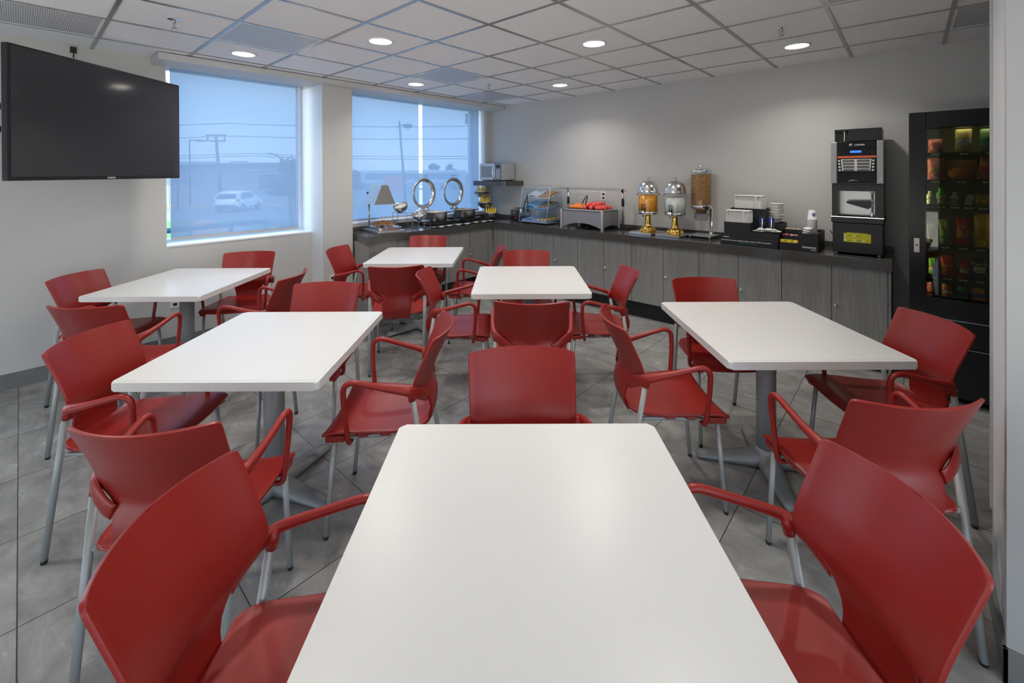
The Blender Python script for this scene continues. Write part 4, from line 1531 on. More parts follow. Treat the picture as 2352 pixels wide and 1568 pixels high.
WML = mat('watermelon_flesh', (0.80, 0.10, 0.09), 0.4, var=0.18, vscale=35)
random.seed(5)
def chunk(loc, m, sx, sy, sz, rz, kind, label, grp):
    q = MB()
    n = 7
    prof = [(0, -0.5), (0.42, -0.40), (0.52, 0.0), (0.34, 0.40), (0, 0.5)]
    q.m = Matrix.Rotation(rz, 4, 'Z') @ Matrix.Rotation(radians(random.uniform(-20, 20)), 4, 'X') @ Matrix.Diagonal((sx, sy, sz, 1))
    q.lathe(prof, 9, cap=False)
    for v in q.bm.verts:
        v.co += Vector((random.uniform(-1, 1), random.uniform(-1, 1), random.uniform(-1, 1))) * 0.003
    o = q.build(kind, m, None, loc)
    tag(o, label, kind.replace('_', ' '), grp)
for i in range(11):
    a, b = i % 4, i // 4
    chunk((-3.262 + 0.052 * a + (b % 2) * 0.02, 4.79 + 0.075 * b, CT + h_ + 0.024 + 0.018 * (b % 2)), ORG, 0.075, 0.06, 0.052, random.uniform(-0.6, 0.6), 'papaya_slice',
          'orange papaya slice in the left half of the fruit chiller', 'papaya slices in the fruit chiller')
for i in range(26):
    a, b = i % 6, i // 6
    z = CT + h_ + 0.026 + (0.036 if (0 < a < 5 and b < 4 and i % 2) else 0.0)
    chunk((-3.045 + 0.043 * a + (b % 2) * 0.014, 4.765 + 0.062 * b, z), WML, 0.066, 0.058, 0.064, random.uniform(-0.8, 0.8), 'watermelon_chunk',
          'pinkish red watermelon chunk in the right half of the fruit chiller', 'watermelon chunks in the fruit chiller')
t2 = thing('serving_tongs', (-3.075, 4.80, CT + h_ + 0.065), radians(20), 'black serving tongs lying between papaya and watermelon', 'tongs')
q = MB()
for s in (-1, 1):
    q.tube(smooth_path([(s * 0.022, -0.06, 0.0), (s * 0.018, 0.02, 0.045), (s * 0.010, 0.10, 0.085), (0, 0.15, 0.10)], 4), [(0.008, 0.004)] * 13, 8)
q.build('arms', BLACKP, t2)

# sneeze guard
sg = thing('sneeze_guard', (-2.660, 5.02, CT), 0, 'clear sneeze guard on two steel posts above the fruit chiller', 'sneeze guard')
for x0 in (0.0, -0.82):
    q = MB()
    q.tube([(x0, 0.0, 0.0), (x0, 0.0, 0.500)], 0.011, 14)
    q.build('post', STEELB, sg)
    q = MB()
    q.tube([(x0, 0, 0.285), (x0, 0, 0.295), (x0, 0, 0.375), (x0, 0, 0.385)], [0.013, 0.017, 0.017, 0.013], 14)
    q.tube([(x0, -0.012, 0.47), (x0, -0.02, 0.485), (x0, -0.012, 0.505)], [0.014, 0.017, 0.012], 10)
    q.build('clamp', BLACKP, sg)
    q = MB()
    q.tube([(x0 - 0.02, -0.19, 0.006), (x0, 0, 0.008), (x0 + 0.06, 0.10, 0.006)], [(0.012, 0.005)] * 3, 8)
    q.tube([(x0 - 0.14, 0.02, 0.006), (x0, 0, 0.008), (x0 + 0.09, -0.03, 0.006)], [(0.012, 0.005)] * 3, 8)
    q.tube([(x0, 0, 0.0), (x0, 0, 0.03)], 0.018, 12)
    q.build('foot', BLACKP, sg)
sheet([(-0.97, -0.16, 0.475), (0.02, -0.16, 0.475), (0.02, -0.03, 0.510), (-0.97, -0.03, 0.510)], 'guard_panel', ACRYL, sg, 0.005)
sheet([(-0.97, -0.03, 0.510), (0.02, -0.03, 0.510), (0.02, 0.07, 0.465), (-0.97, 0.07, 0.465)], 'guard_panel', ACRYL, sg, 0.005)
q = MB()
q.tube([(-0.97, -0.16, 0.475), (0.02, -0.16, 0.475)], 0.003, 6)
q.tube([(0.02, -0.16, 0.475), (0.02, -0.03, 0.510), (0.02, 0.07, 0.465)], 0.004, 6)
q.build('panel_edge', EDG, sg)

# ---------------- beverage dispensers
def dispenser(loc, rz, label, liq, m, ztop):
    r = thing('beverage_dispenser', loc, rz, label, 'drink dispenser', 'domed drink dispensers')
    q = MB()
    q.box((-0.142, -0.175, 0.0), (0.142, 0.175, 0.026), 0.003)
    q.build('drip_base', STEEL, r)
    q = MB()
    q.lathe([(0.078, 0.026), (0.082, 0.030), (0.082, 0.058), (0.074, 0.070), (0.055, 0.086), (0.040, 0.094), (0.036, 0.12), (0.030, 0.20), (0.031, 0.222)], 32)
    # fluting
    for k in range(20):
        a = 2 * pi * k / 20
        q.tube([(0.081 * cos(a), 0.081 * sin(a), 0.032), (0.082 * cos(a), 0.082 * sin(a), 0.056)], 0.006, 6)
    q.build('column', GOLD, r)
    q = MB()
    q.lathe([(0.0, 0.222), (0.09, 0.222), (0.104, 0.226), (0.114, 0.240), (0.114, 0.262), (0.111, 0.262), (0.110, 0.242), (0.0, 0.236)], 40, cap=False)
    q.build('lower_ring', STEEL, r)
    q = MB()
    q.lathe([(0.1125, 0.250), (0.1125, 0.478)], 40, cap=False)
    q.build('container', GLASSM, r)
    q = MB()
    q.lathe([(0.0, 0.245), (0.106, 0.245), (0.106, ztop), (0.0, ztop)], 40, cap=False)
    q.build(liq, m, r)
    q = MB()
    q.lathe([(0.1165, 0.474), (0.1185, 0.478), (0.1185, 0.488), (0.1155, 0.492), (0.114, 0.520), (0.106, 0.556), (0.086, 0.590), (0.055, 0.612), (0.018, 0.620), (0.0, 0.6205)], 40, cap=False)
    lid = q.build('dome_lid', STEEL, r)
    q = MB()
    q.lathe([(0.010, 0.618), (0.007, 0.636), (0.010, 0.646), (0.020, 0.650), (0.019, 0.656), (0.0, 0.658)], 20)
    q.build('lid_knob', STEEL, lid)
    # side knobs along the picture's horizontal
    for s in (-1, 1):
        q = MB()
        q.m = Matrix.Rotation(YAW - rz, 4, 'Z') @ Matrix.Translation((s * 0.114, 0, 0.462)) @ Matrix.Rotation(s * radians(90), 4, 'Y')
        q.lathe([(0.006, 0.0), (0.006, 0.014), (0.017, 0.018), (0.018, 0.024), (0.0, 0.027)], 14)
        q.build('side_knob', STEEL, r)
    a = YAW - rz - radians(90) - radians(38)
    q = MB()
    q.m = Matrix.Rotation(a, 4, 'Z')
    q.tube([(0.108, 0, 0.262), (0.150, 0, 0.262)], 0.009, 10)
    q.tube([(0.150, 0, 0.275), (0.150, 0, 0.205)], [0.012, 0.008], 12)
    tp = q.build('tap', STEEL, r)
    q = MB()
    q.m = Matrix.Rotation(a, 4, 'Z')
    q.box((0.138, -0.018, 0.270), (0.160, 0.018, 0.292), 0.004)
    q.tube([(0.150, -0.010, 0.29), (0.150, -0.017, 0.345), (0.150, 0.017, 0.345), (0.150, 0.010, 0.29)], 0.0055, 8)
    q.build('tap_lever', BLACKP, tp)
    return r
dispenser((-2.262, 4.875, CT), radians(-8), 'drink dispenser full of orange juice with a steel dome lid', 'juice', mat('orange_juice', (0.88, 0.34, 0.015), 0.3), 0.448)
dispenser((-1.950, 4.885, CT), radians(-8), 'drink dispenser full of white milk with a steel dome lid', 'milk', mat('milk', (0.68, 0.68, 0.64), 0.4), 0.430)

cd = thing('cereal_dispenser', (-1.665, 4.965, CT), radians(-4), 'tall clear cereal dispenser full of brown flakes on a chrome stand', 'cereal dispenser')
q = MB()
q.prism(rounded(0.26, 0.27, 0.02), 0.028, 0.034)
bp_ = q.build('base_plate', STEEL, cd)
for sx, sy in ((-1, -1), (1, -1), (1, 1), (-1, 1)):
    q = MB()
    q.ball((sx * 0.105, sy * 0.105, 0.014), 0.014, n=8)
    q.tube([(sx * 0.105, sy * 0.105, 0.022), (sx * 0.105, sy * 0.105, 0.030)], 0.005, 8)
    q.build('ball_foot', CHROME, bp_)
q = MB()
q.lathe([(0.028, 0.034), (0.026, 0.05), (0.016, 0.058), (0.0155, 0.33)], 20, axis=(0.045, 0.085, 0))
q.build('post', CHROME, cd)
cx_, cy_ = -0.052, 0.050
q = MB()
q.lathe([(0.106, 0.345), (0.106, 0.715)], 44, axis=(cx_, cy_, 0), cap=False)
q.build('cylinder', GLASSM, cd)
FLK = mat('cereal_flakes', (0.55, 0.27, 0.08), 0.7)
_n = FLK.node_tree
_p = _n.nodes['Principled BSDF']
for l in list(_p.inputs['Base Color'].links):
    _n.links.remove(l)
_t = _n.nodes.new('ShaderNodeTexCoord')
_v = _n.nodes.new('ShaderNodeTexVoronoi')
_v.inputs['Scale'].default_value = 130
_n.links.new(_t.outputs['Object'], _v.inputs['Vector'])
_r = _n.nodes.new('ShaderNodeValToRGB')
_r.color_ramp.elements[0].position = 0.0
_r.color_ramp.elements[0].color = (0.70, 0.36, 0.12, 1)
_r.color_ramp.elements[1].position = 0.75
_r.color_ramp.elements[1].color = (0.14, 0.055, 0.015, 1)
_n.links.new(_v.outputs['Distance'], _r.inputs['Fac'])
_n.links.new(_r.outputs[0], _p.inputs['Base Color'])
_b = _n.nodes.new('ShaderNodeBump')
_b.inputs['Strength'].default_value = 0.9
_b.inputs['Distance'].default_value = 0.004
_b.invert = True
_n.links.new(_v.outputs['Distance'], _b.inputs['Height'])
_n.links.new(_b.outputs[0], _p.inputs['Normal'])
q = MB()
random.seed(9)
q.lathe([(0.0, 0.262), (0.050, 0.262), (0.060, 0.290), (0.099, 0.330), (0.101, 0.36), (0.101, 0.675), (0.09, 0.684), (0.0, 0.676)], 44, axis=(cx_, cy_, 0), cap=False)
q.build('cereal_flakes', FLK, cd)['kind'] = 'stuff'
q = MB()
q.lathe([(0.104, 0.312), (0.110, 0.318), (0.112, 0.348), (0.108, 0.352), (0.104, 0.348)], 44, axis=(cx_, cy_, 0), cap=False)
q.build('collar_ring', CHROME, cd)
q = MB()
q.lathe([(0.062, 0.262), (0.066, 0.290), (0.106, 0.322)], 40, axis=(cx_, cy_, 0), cap=False)
q.build('funnel', GLASSM, cd)
q = MB()
q.m = Matrix.Translation((cx_, cy_, 0)) @ Matrix.Rotation(YAW, 4, 'Z')
q.box((-0.060, -0.055, 0.185), (0.060, 0.055, 0.262), 0.008)
q.build('outlet', mat('smoked_clear', (0.25, 0.26, 0.28), 0.15, trans=0.0), cd)
q = MB()
q.m = Matrix.Translation((cx_, cy_, 0.235)) @ Matrix.Rotation(YAW, 4, 'Z')
q.tube([(0.055, -0.01, 0.0), (0.105, -0.01, 0.0)], 0.007, 10)
q.tube([(0.098, -0.01, -0.045), (0.098, -0.01, 0.045)], 0.007, 10)
q.tube([(0.098, -0.05, 0.0), (0.098, 0.03, 0.0)], 0.007, 10)
q.build('turning_knob', CHROME, cd)
q = MB()
q.lathe([(0.112, 0.714), (0.114, 0.722), (0.110, 0.732), (0.07, 0.742), (0.0, 0.746)], 44, axis=(cx_, cy_, 0), cap=False)
lid = q.build('lid', STEEL, cd)
q = MB()
q.tube([(cx_, cy_, 0.744), (cx_, cy_, 0.76)], 0.006, 10)
q.ball((cx_, cy_, 0.775), 0.017, n=10)
q.build('lid_knob', CHROME, lid)
# ================================================================== ORGANIZER BOXES
og = thing('serving_organizer', (-1.1535, 4.655, CT), 0, 'black organizer with white text strip, holding plates, cups and napkins', 'organizer')
q = MB()
q.box((-0.25, 0.0, 0.0), (0.25, 0.45, 0.072), 0.002)
q.build('plinth', BLACKM, og)
def openbox(name, x0, x1, y0, y1, z0, z1, parent, th=0.005, fl=True):
    q = MB()
    q.box((x0, y0, z0), (x1, y0 + th, z1))
    q.box((x0, y1 - th, z0), (x1, y1, z1))
    q.box((x0, y0 + th, z0), (x0 + th, y1 - th, z1))
    q.box((x1 - th, y0 + th, z0), (x1, y1 - th, z1))
    q.box((x0 + th, y0 + th, z0), (x1 - th, y1 - th, z0 + th))
    return q.build(name, BLACKM, parent)
openbox('plate_bin', -0.225, 0.012, 0.035, 0.215, 0.072, 0.218, og)
openbox('plate_bin', -0.215, 0.105, 0.216, 0.40, 0.072, 0.345, og)
openbox('napkin_bin', 0.013, 0.25, 0.02, 0.140, 0.072, 0.140, og)
openbox('cup_bin', 0.013, 0.25, 0.141, 0.2155, 0.072, 0.150, og, 0.0025)
openbox('bowl_bin', 0.106, 0.25, 0.216, 0.40, 0.072, 0.215, og)
WTXT = mat('print_white', (0.75, 0.75, 0.75), 0.5)
text_obj('slogan', 'Juntos ahorramos agua y energía con platos y cubiertos 100% biodegradables.', 0.0150, WTXT, og, (-0.240, -0.0008, 0.040), (radians(90), 0, 0), 0.0004, 'LEFT', 0.93, 0.0003)
text_obj('slogan', 'Gracias. Trabajo verde.', 0.0165, mat('print_green', (0.02, 0.20, 0.12), 0.5), og, (-0.085, -0.0008, 0.022), (radians(90), 0, 0), 0.0004, 'LEFT', 1.0, 0.0003)
MB().box((-0.222, 0.004, 0.0721), (-0.175, 0.030, 0.0727)).build('paper_tag', PAPER, og)

def tray_plate(loc, w, h, label, grp, first):
    """compartment plate standing on its long edge, face toward -y"""
    r = thing('compartment_plate', loc, 0, label, 'plate', grp)
    q = MB()
    # front surface with two recesses
    xs = [-w / 2, -w / 2 + 0.008, -w / 2 + 0.024, 0.20 * w, 0.20 * w + 0.008, 0.20 * w + 0.016, 0.20 * w + 0.030, w / 2 - 0.022, w / 2 - 0.008, w / 2]
    dx = [0.006, 0.0, 0.018, 0.018, 0.0, 0.0, 0.018, 0.018, 0.0, 0.006]
    zs = [0.0, 0.006, 0.020, h - 0.020, h - 0.006, h]
    dz = [0.006, 0.0, 0.018, 0.018, 0.0, 0.006]
    g = [[q.v((x, min(dx[i], dz[j]) if 0 < i < 9 and 0 < j < 5 else max(dx[i], dz[j], 0.004), z)) for i, x in enumerate(xs)] for j, z in enumerate(zs)]
    for j in range(5):
        for i in range(9):
            q.face([g[j][i], g[j][i + 1], g[j + 1][i + 1], g[j + 1][i]])
    q.build('plate', PAPER, r, solid=0.0012)
    return r
def stack_plates(base, w, h, n, what, grp):
    for k in range(n):
        lb = ('front white compartment plate standing in the %s bin' % what) if k == 0 else 'white compartment plate behind the front one in the %s bin' % what
        tray_plate((base[0] + 0.0006 * k, base[1] + 0.0125 * k, base[2]), w, h, lb, grp, k == 0)
stack_plates((-1.2600, 4.700, CT + 0.080), 0.215, 0.255, 8, 'lower', 'white plates in the lower bin')
stack_plates((-1.2100, 4.885, CT + 0.080), 0.262, 0.395, 9, 'upper', 'white plates in the upper bin')
# napkins
for k in range(5):
    q = MB()
    random.seed(40 + k)
    q.grid(lambda a, c: (-0.05 + 0.10 * a, -0.045 + 0.09 * c, 0.004 + 0.010 * sin(4 * a + k) ** 2 * c + 0.003 * random.random()), 10, 6)
    o = q.build('napkin', PAPER, None, (-1.070 + 0.030 * k, 4.735, CT + 0.142 + 0.014 * (k % 2) + 0.001 * k), solid=0.0015)
    o.rotation_euler = (0, 0, radians(-20 + 17 * k))
    tag(o, ['leftmost', 'second', 'third', 'fourth', 'rightmost'][k] + ' crumpled white napkin in the black napkin bin', 'napkin', 'napkins in the organizer')
# clear plastic cup stacks (bottom up)
CUPC = m_glass('clear_cup', (0.90, 0.92, 0.95), 0.08, 1.4)
BLUEP = mat('print_blue', (0.02, 0.05, 0.36), 0.5)
def cup_stack(x, y, z, n, name, rb, rt, h, step, m, label_fmt, grp, print_m=None):
    for k in range(n):
        r = thing(name, (x, y, z + step * k), 0, label_fmt if k < n - 1 else 'topmost ' + label_fmt, 'cup', grp)
        q = MB()
        q.lathe([(rb + 0.0015, 0.0), (rb + 0.0015, 0.003), (rb, 0.004), (rt, h - 0.001), (0.0, h)], 24, cap=False)
        q.build('cup_body', m, r)
        if print_m is not None and (k == n - 1):
            q = MB()
            for j in range(7):
                a0 = 2 * pi * j / 7
                s_ = 0.16 if j % 2 else 0.26
                q.grid(lambda a, c: ((rb + (rt - rb) * (0.35 + 0.35 * c) + 0.0006) * cos(a0 + s_ * (2 * a - 1)), (rb + (rt - rb) * (0.35 + 0.35 * c) + 0.0006) * sin(a0 + s_ * (2 * a - 1)), h * (0.35 + 0.35 * c)), 4, 2)
            q.build('blue_print', print_m, r)
for nm_, x in (('left', -1.075), ('right', -0.995)):
    cup_stack(x, 4.8335, CT + 0.080, 6, 'plastic_cup', 0.0315, 0.023, 0.115, 0.021, CUPC, 'upturned clear plastic cup with blue print in the %s stack' % nm_, 'clear plastic cups, %s stack' % nm_, BLUEP)
# bowls nested
BOWLM = mat('bowl_white', (0.80, 0.79, 0.76), 0.6)
for k in range(6):
    q = MB()
    h = 0.050
    q.lathe([(0.033, 0.0), (0.062, 0.048), (0.066, 0.050), (0.062, 0.052), (0.032, 0.004), (0.0, 0.003)], 8, cap=False, smooth=False)
    o = q.build('paper_bowl', BOWLM, None, (-0.975 + (0.004 if k % 2 else -0.004), 4.962, CT + 0.215 + 0.027 * k))
    o.rotation_euler = (0, 0, radians(22))
    tag(o, 'white square paper bowl, number %s from the bottom of the nested stack' % ['one', 'two', 'three', 'four', 'five', 'six'][k], 'bowl', 'nested white paper bowls')

# second box
bx = thing('condiment_box', (-0.7465, 4.65, CT), 0, 'black condiment box lettered in white on its right front', 'organizer')
q = MB()
q.box((0.0, 0.0, 0.0), (0.150, 0.006, 0.165))
q.box((0.144, 0.006, 0.0), (0.150, 0.40, 0.165))
q.box((0.0, 0.394, 0.0), (0.144, 0.40, 0.165))
q.box((-0.150, 0.0, 0.0), (-0.001, 0.006, 0.070))
q.box((-0.150, 0.12, 0.0), (-0.001, 0.126, 0.120))
q.box((-0.150, 0.24, 0.0), (-0.001, 0.246, 0.165))
q.box((-0.150, 0.394, 0.0), (-0.001, 0.40, 0.165))
q.box((-0.001, 0.006, 0.0), (0.005, 0.394, 0.165))
for (ya, yb, z) in ((0.0, 0.12, 0.070), (0.12, 0.24, 0.120), (0.24, 0.40, 0.165)):
    q.box((-0.150, ya, 0.0), (-0.145, yb, z))
q.box((-0.145, 0.006, 0.0), (0.144, 0.394, 0.006))
q.build('box_body', BLACKM, bx)
q = MB()
q.box((0.006, 0.008, 0.148), (0.143, 0.250, 0.152))
q.build('upper_tray', mat('dark_brown_board', (0.10, 0.085, 0.07), 0.5), bx)
text_obj('lettering', 'cityexpress', 0.0235, WTXT, bx, (0.136, -0.0008, 0.036), (radians(90), 0, 0), 0.0006, 'RIGHT', 0.98, 0.0007)
text_obj('lettering', 'hoteles', 0.0125, WTXT, bx, (0.136, -0.0008, 0.018), (radians(90), 0, 0), 0.0005, 'RIGHT', 1.0, 0.0005)
def packets(n, x0, x1, y, z, m, kind, label, grp, h=0.045, w=0.03, m2=None):
    for k in range(n):
        q = MB()
        q.box((-w / 2, -0.003, 0), (w / 2, 0.003, h), 0.0025)
        xx = x0 + (x1 - x0) * k / max(1, n - 1)
        o = q.build(kind, m2 if (m2 and k % 2) else m, None, (xx, y + 0.008 * (k % 3), z))
        o.rotation_euler = (radians(12 * ((k % 3) - 1)), radians(6 * ((k % 2) - .5)), radians(9 * ((k % 3) - 1)))
        tag(o, label, 'packet', grp)
YEL = mat('packet_yellow', (0.82, 0.62, 0.04), 0.5, var=0.25, vscale=60)
packets(8, -0.880, -0.765, 4.705, CT + 0.045, YEL, 'sweetener_packet', 'yellow sweetener packet in the lowest front row of the condiment box', 'yellow packets in the condiment box')
packets(7, -0.878, -0.768, 4.800, CT + 0.085, mat('packet_red', (0.72, 0.03, 0.04), 0.5, var=0.2, vscale=60), 'sauce_packet', 'red or white sauce packet in the middle row of the condiment box', 'red and white packets in the condiment box', m2=mat('packet_white', (0.75, 0.72, 0.70), 0.5))
packets(9, -0.880, -0.765, 4.925, CT + 0.130, mat('packet_cream', (0.70, 0.60, 0.45), 0.6, var=0.2, vscale=60), 'sugar_sachet', 'cream coloured sugar sachet in the rear row of the condiment box', 'cream sachets in the condiment box')
# paper cups: stack upside down
PCUP = mat('paper_cup', (0.74, 0.74, 0.73), 0.55)
for k in range(13):
    top = k == 12
    r = thing('paper_cup', (-0.668, 4.855, CT + 0.153 + 0.0098 * k), 0, 'topmost white paper cup with a round blue emblem' if top else 'upturned white paper cup within the tall stack on the condiment box', 'cup', 'stack of white paper cups')
    q = MB()
    q.lathe([(0.0385, 0.0), (0.0405, 0.002), (0.0385, 0.0045), (0.037, 0.005), (0.0275, 0.0865 if top else 0.075), (0.0265, 0.087 if top else 0.076), (0.0, 0.084 if top else 0.073)], 28, cap=False)
    q.build('cup_body', PCUP, r)
    if top:
        q = MB()
        a0 = YAW - pi / 2 - 0.15
        def cp(a, rr, c0=0.048):
            dy, dz_ = rr * cos(a), rr * sin(a)
            z = c0 + dz_
            R0 = 0.037 + (0.0275 - 0.037) * (z - 0.005) / 0.0815 + 0.0007
            an = a0 + dy / R0
            return (R0 * cos(an), R0 * sin(an), z)
        cv = q.v(cp(0, 0))
        ring = [q.v(cp(2 * pi * i / 24, 0.0155)) for i in range(24)]
        for i in range(24):
            q.face([cv, ring[i], ring[(i + 1) % 24]])
        q.build('emblem', BLUEP, r)
        q = MB()
        p = [cp(0, 0.0001 if False else 0.0)]
        def cq(dy, dz_):
            z = 0.048 + dz_
            R0 = 0.037 + (0.0275 - 0.037) * (z - 0.005) / 0.0815 + 0.0012
            an = a0 + dy / R0
            return (R0 * cos(an), R0 * sin(an), z)
        for (y0_, y1_, z0_, z1_) in ((-0.011, -0.001, 0.0005, 0.0025), (-0.002, 0.006, -0.006, 0.002), (0.003, 0.010, 0.001, 0.003)):
            q.face([q.v(cq(y0_, z0_)), q.v(cq(y1_, z0_)), q.v(cq(y1_, z1_)), q.v(cq(y0_, z1_))])
        q.build('emblem_mark', WHITEP, r)
for k in range(3):
    q = MB()
    q.lathe([(0.041, 0.0), (0.043, 0.003), (0.041, 0.006), (0.034, 0.009), (0.033, 0.016), (0.0, 0.018)], 28, cap=False)
    o = q.build('plastic_lid', WHITEPL, None, (-0.690 + 0.004 * k, 4.755, CT + 0.1525 + 0.0195 * k))
    tag(o, ['lowest', 'middle', 'topmost'][k] + ' white cup lid of the little pile before the paper cups', 'cup lid', 'white cup lids')
for k in range(5):
    q = MB()
    q.tube([(0, 0, 0), (0.035, 0.06, 0.0)], [(0.009, 0.002)] * 2, 6)
    o = q.build('cup_sleeve', mat('sleeve_grey', (0.20, 0.185, 0.17), 0.6), None, (-0.646 + 0.0 * k, 4.665 + 0.016 * k, CT + 0.156 + 0.012 * k))
    tag(o, 'flat grey brown cup sleeve leaning at the right end of the condiment box', 'cup sleeve', 'grey brown cup sleeves')

# ================================================================== COFFEE MACHINE
cm = thing('coffee_machine', (-0.333, 4.715, CT), 0, 'tall black and silver coffee machine with a bean hopper at the counter end', 'coffee machine')
SILC = mat('machine_silver', (0.33, 0.335, 0.34), 0.35, 0.5)
q = MB()
q.box((-0.168, 0.0, 0.020), (0.168, 0.38, 0.275), 0.004)
q.build('lower_cabinet', BLACKP, cm)
q = MB()
for sx in (-1, 1):
    for y in (0.03, 0.34):
        q.lathe([(0.016, 0), (0.016, 0.021)], 14, axis=(sx * 0.145, y, 0))
q.build('feet', STEEL, cm)
q = MB()
q.box((-0.176, -0.020, 0.277), (0.176, 0.38, 0.322), 0.004)
dt = q.build('drip_tray', BLACKP, cm)
MB().box((-0.176, -0.021, 0.3225), (0.176, 0.02, 0.329), 0.001).build('tray_edge', CHROME, dt)
MB().box((-0.13, 0.02, 0.3225), (0.12, 0.10, 0.326), 0.001).build('tray_grille', BLACKM, dt)
# niche
q = MB()
q.box((-0.172, 0.0, 0.330), (-0.128, 0.38, 0.545))
q.box((0.118, 0.0, 0.330), (0.172, 0.38, 0.545))
q.box((-0.128, 0.13, 0.330), (0.118, 0.38, 0.545))
q.box((-0.172, 0.0, 0.545), (0.172, 0.38, 0.600))
q.build('niche_surround', BLACKP, cm)
MB().box((-0.127, 0.122, 0.331), (0.117, 0.129, 0.544)).build('niche_back', STEELB, cm)
q = MB()
q.tube([(0.098, 0.03, 0.335), (0.098, 0.03, 0.535)], 0.006, 12)
q.lathe([(0.012, 0.335), (0.012, 0.347)], 12, axis=(0.098, 0.03, 0))
q.lathe([(0.012, 0.523), (0.012, 0.535)], 12, axis=(0.098, 0.03, 0))
q.build('cup_rail', CHROME, cm)
q = MB()
vs = [(0.095, 0.462), (0.095, 0.420), (0.075, 0.395), (-0.070, 0.440), (-0.075, 0.452), (-0.066, 0.458)]
lo = [q.v((x, 0.02, z)) for x, z in vs]
hi = [q.v((x, 0.075, z)) for x, z in vs]
q.face(lo)
q.face(hi[::-1])
for i in range(6):
    j = (i + 1) % 6
    q.face([lo[j], lo[i], hi[i], hi[j]])
q.build('cup_shelf', BLACKP, cm)
# upper body
q = MB()
q.box((-0.170, 0.0, 0.600), (0.170, 0.38, 0.960), 0.003)
q.build('upper_body', BLACKP, cm)
for s in (-1, 1):
    q = MB()
    xa, xb = (0.128, 0.177) if s > 0 else (-0.177, -0.132)
    q.box((xa, -0.014, 0.606), (xb, 0.30, 0.966), 0.008)
    q.build('side_cover', SILC, cm)
q = MB()
q.box((-0.131, -0.012, 0.620), (0.127, 0.0, 0.905), 0.003)
fp = q.build('front_panel', BLACKG, cm)
q = MB()
q.box((-0.131, -0.013, 0.908), (0.127, 0.0, 0.962), 0.003)
q.build('brand_panel', BLACKG, cm)
MB().box((-0.131, -0.014, 0.826), (0.127, -0.011, 0.842)).build('orange_stripe', mat('stripe_orange', (0.75, 0.14, 0.04), 0.4), fp)
MB().box((-0.045, -0.0145, 0.869), (0.030, -0.0115, 0.887)).build('display', mat('lcd_blue', (0.02, 0.08, 0.6), 0.3, emis=(0.03, 0.18, 1.0), es=0.9), fp)
text_obj('brand_name', 'CAFIVEN', 0.0165, WTXT, cm, (-0.018, -0.0140, 0.929), (radians(90), 0, 0), 0.0004, 'LEFT', 1.05, 0.0004)
q = MB()
q.m = Matrix.Translation((-0.040, -0.0135, 0.934)) @ Matrix.Rotation(radians(90), 4, 'X')
q.lathe([(0.013, 0), (0.013, 0.0008), (0, 0.0008)], 24, cap=False)
q.build('brand_badge', mat('badge_grey', (0.25, 0.25, 0.25), 0.4), cm)
PANL = mat('panel_light', (0.62, 0.62, 0.61), 0.35)
q = MB()
q.prism([(-0.108, -0.816), (-0.100, -0.716), (0.088, -0.716), (0.097, -0.816)], 0.0, 0.0022)
q.m = Matrix.Identity(4)
ky = q.build('selection_plate', PANL, fp)
for v in ky.data.vertices:
    x, y, z = v.co
    v.co = Vector((x, -0.0122 - z, -y))
for j in range(4):
    for s in (0, 1):
        z = 0.793 - j * 0.0262
        x0 = -0.097 + 0.0018 * j if s == 0 else 0.002
        x1 = -0.018 if s == 0 else 0.085 - 0.0018 * j
        MB().box((x0, -0.0162, z), (x1, -0.0140, z + 0.017)).build('drink_label', mat('label_grey', (0.10, 0.10, 0.10), 0.3), ky)
        xb = -0.1275 + 0.0015 * j if s == 0 else 0.1005 - 0.0010 * j
        MB().box((xb, -0.0165, z), (xb + 0.0155, -0.011, z + 0.0165), 0.002).build('push_button', PANL, fp)
SMALL = mat('print_small', (0.6, 0.6, 0.6), 0.5)
text_obj('drink_name', 'café americano', 0.0075, SMALL, ky, (-0.0575, -0.0166, 0.7995), (radians(90), 0, 0), 0.0002, 'CENTER')
text_obj('drink_name', 'café capuchino', 0.0075, SMALL, ky, (-0.0575, -0.0166, 0.7733), (radians(90), 0, 0), 0.0002, 'CENTER')
text_obj('drink_name', 'agua caliente', 0.0075, SMALL, ky, (0.0435, -0.0166, 0.7995), (radians(90), 0, 0), 0.0002, 'CENTER')
q = MB()
q.m = Matrix.Translation((-0.02, 0.0, 0.612)) 
q.tube([(-0.04, -0.013, 0.012), (-0.02, -0.022, 0.020), (0.0, -0.024, 0.022), (0.02, -0.022, 0.020), (0.04, -0.013, 0.012)], [(0.010, 0.008)] * 5, 8)
q.build('spout_cover', mat('spout_grey', (0.08, 0.09, 0.10), 0.2), cm)
# hoppers
q = MB()
q.box((-0.060, 0.04, 0.968), (0.160, 0.36, 1.075), 0.003)
q.build('bean_hopper', BLACKP, cm)
q = MB()
for a, b in (((-0.155, 0.04, 0.968), (-0.062, 0.042, 1.058)), ((-0.155, 0.358, 0.968), (-0.062, 0.36, 1.058)), ((-0.155, 0.042, 0.968), (-0.153, 0.358, 1.058))):
    q.box(a, b)
q.build('powder_hopper', m_glass('smoked_acrylic', (0.50, 0.50, 0.50), 0.03, 1.2), cm)
q = MB()
q.box((-0.158, 0.036, 1.058), (-0.061, 0.364, 1.074), 0.003)
q.build('hopper_lid', BLACKP, cm)
MB().box((-0.090, 0.034, 0.972), (-0.086, 0.039, 1.055)).build('hopper_edge', EDG, cm)
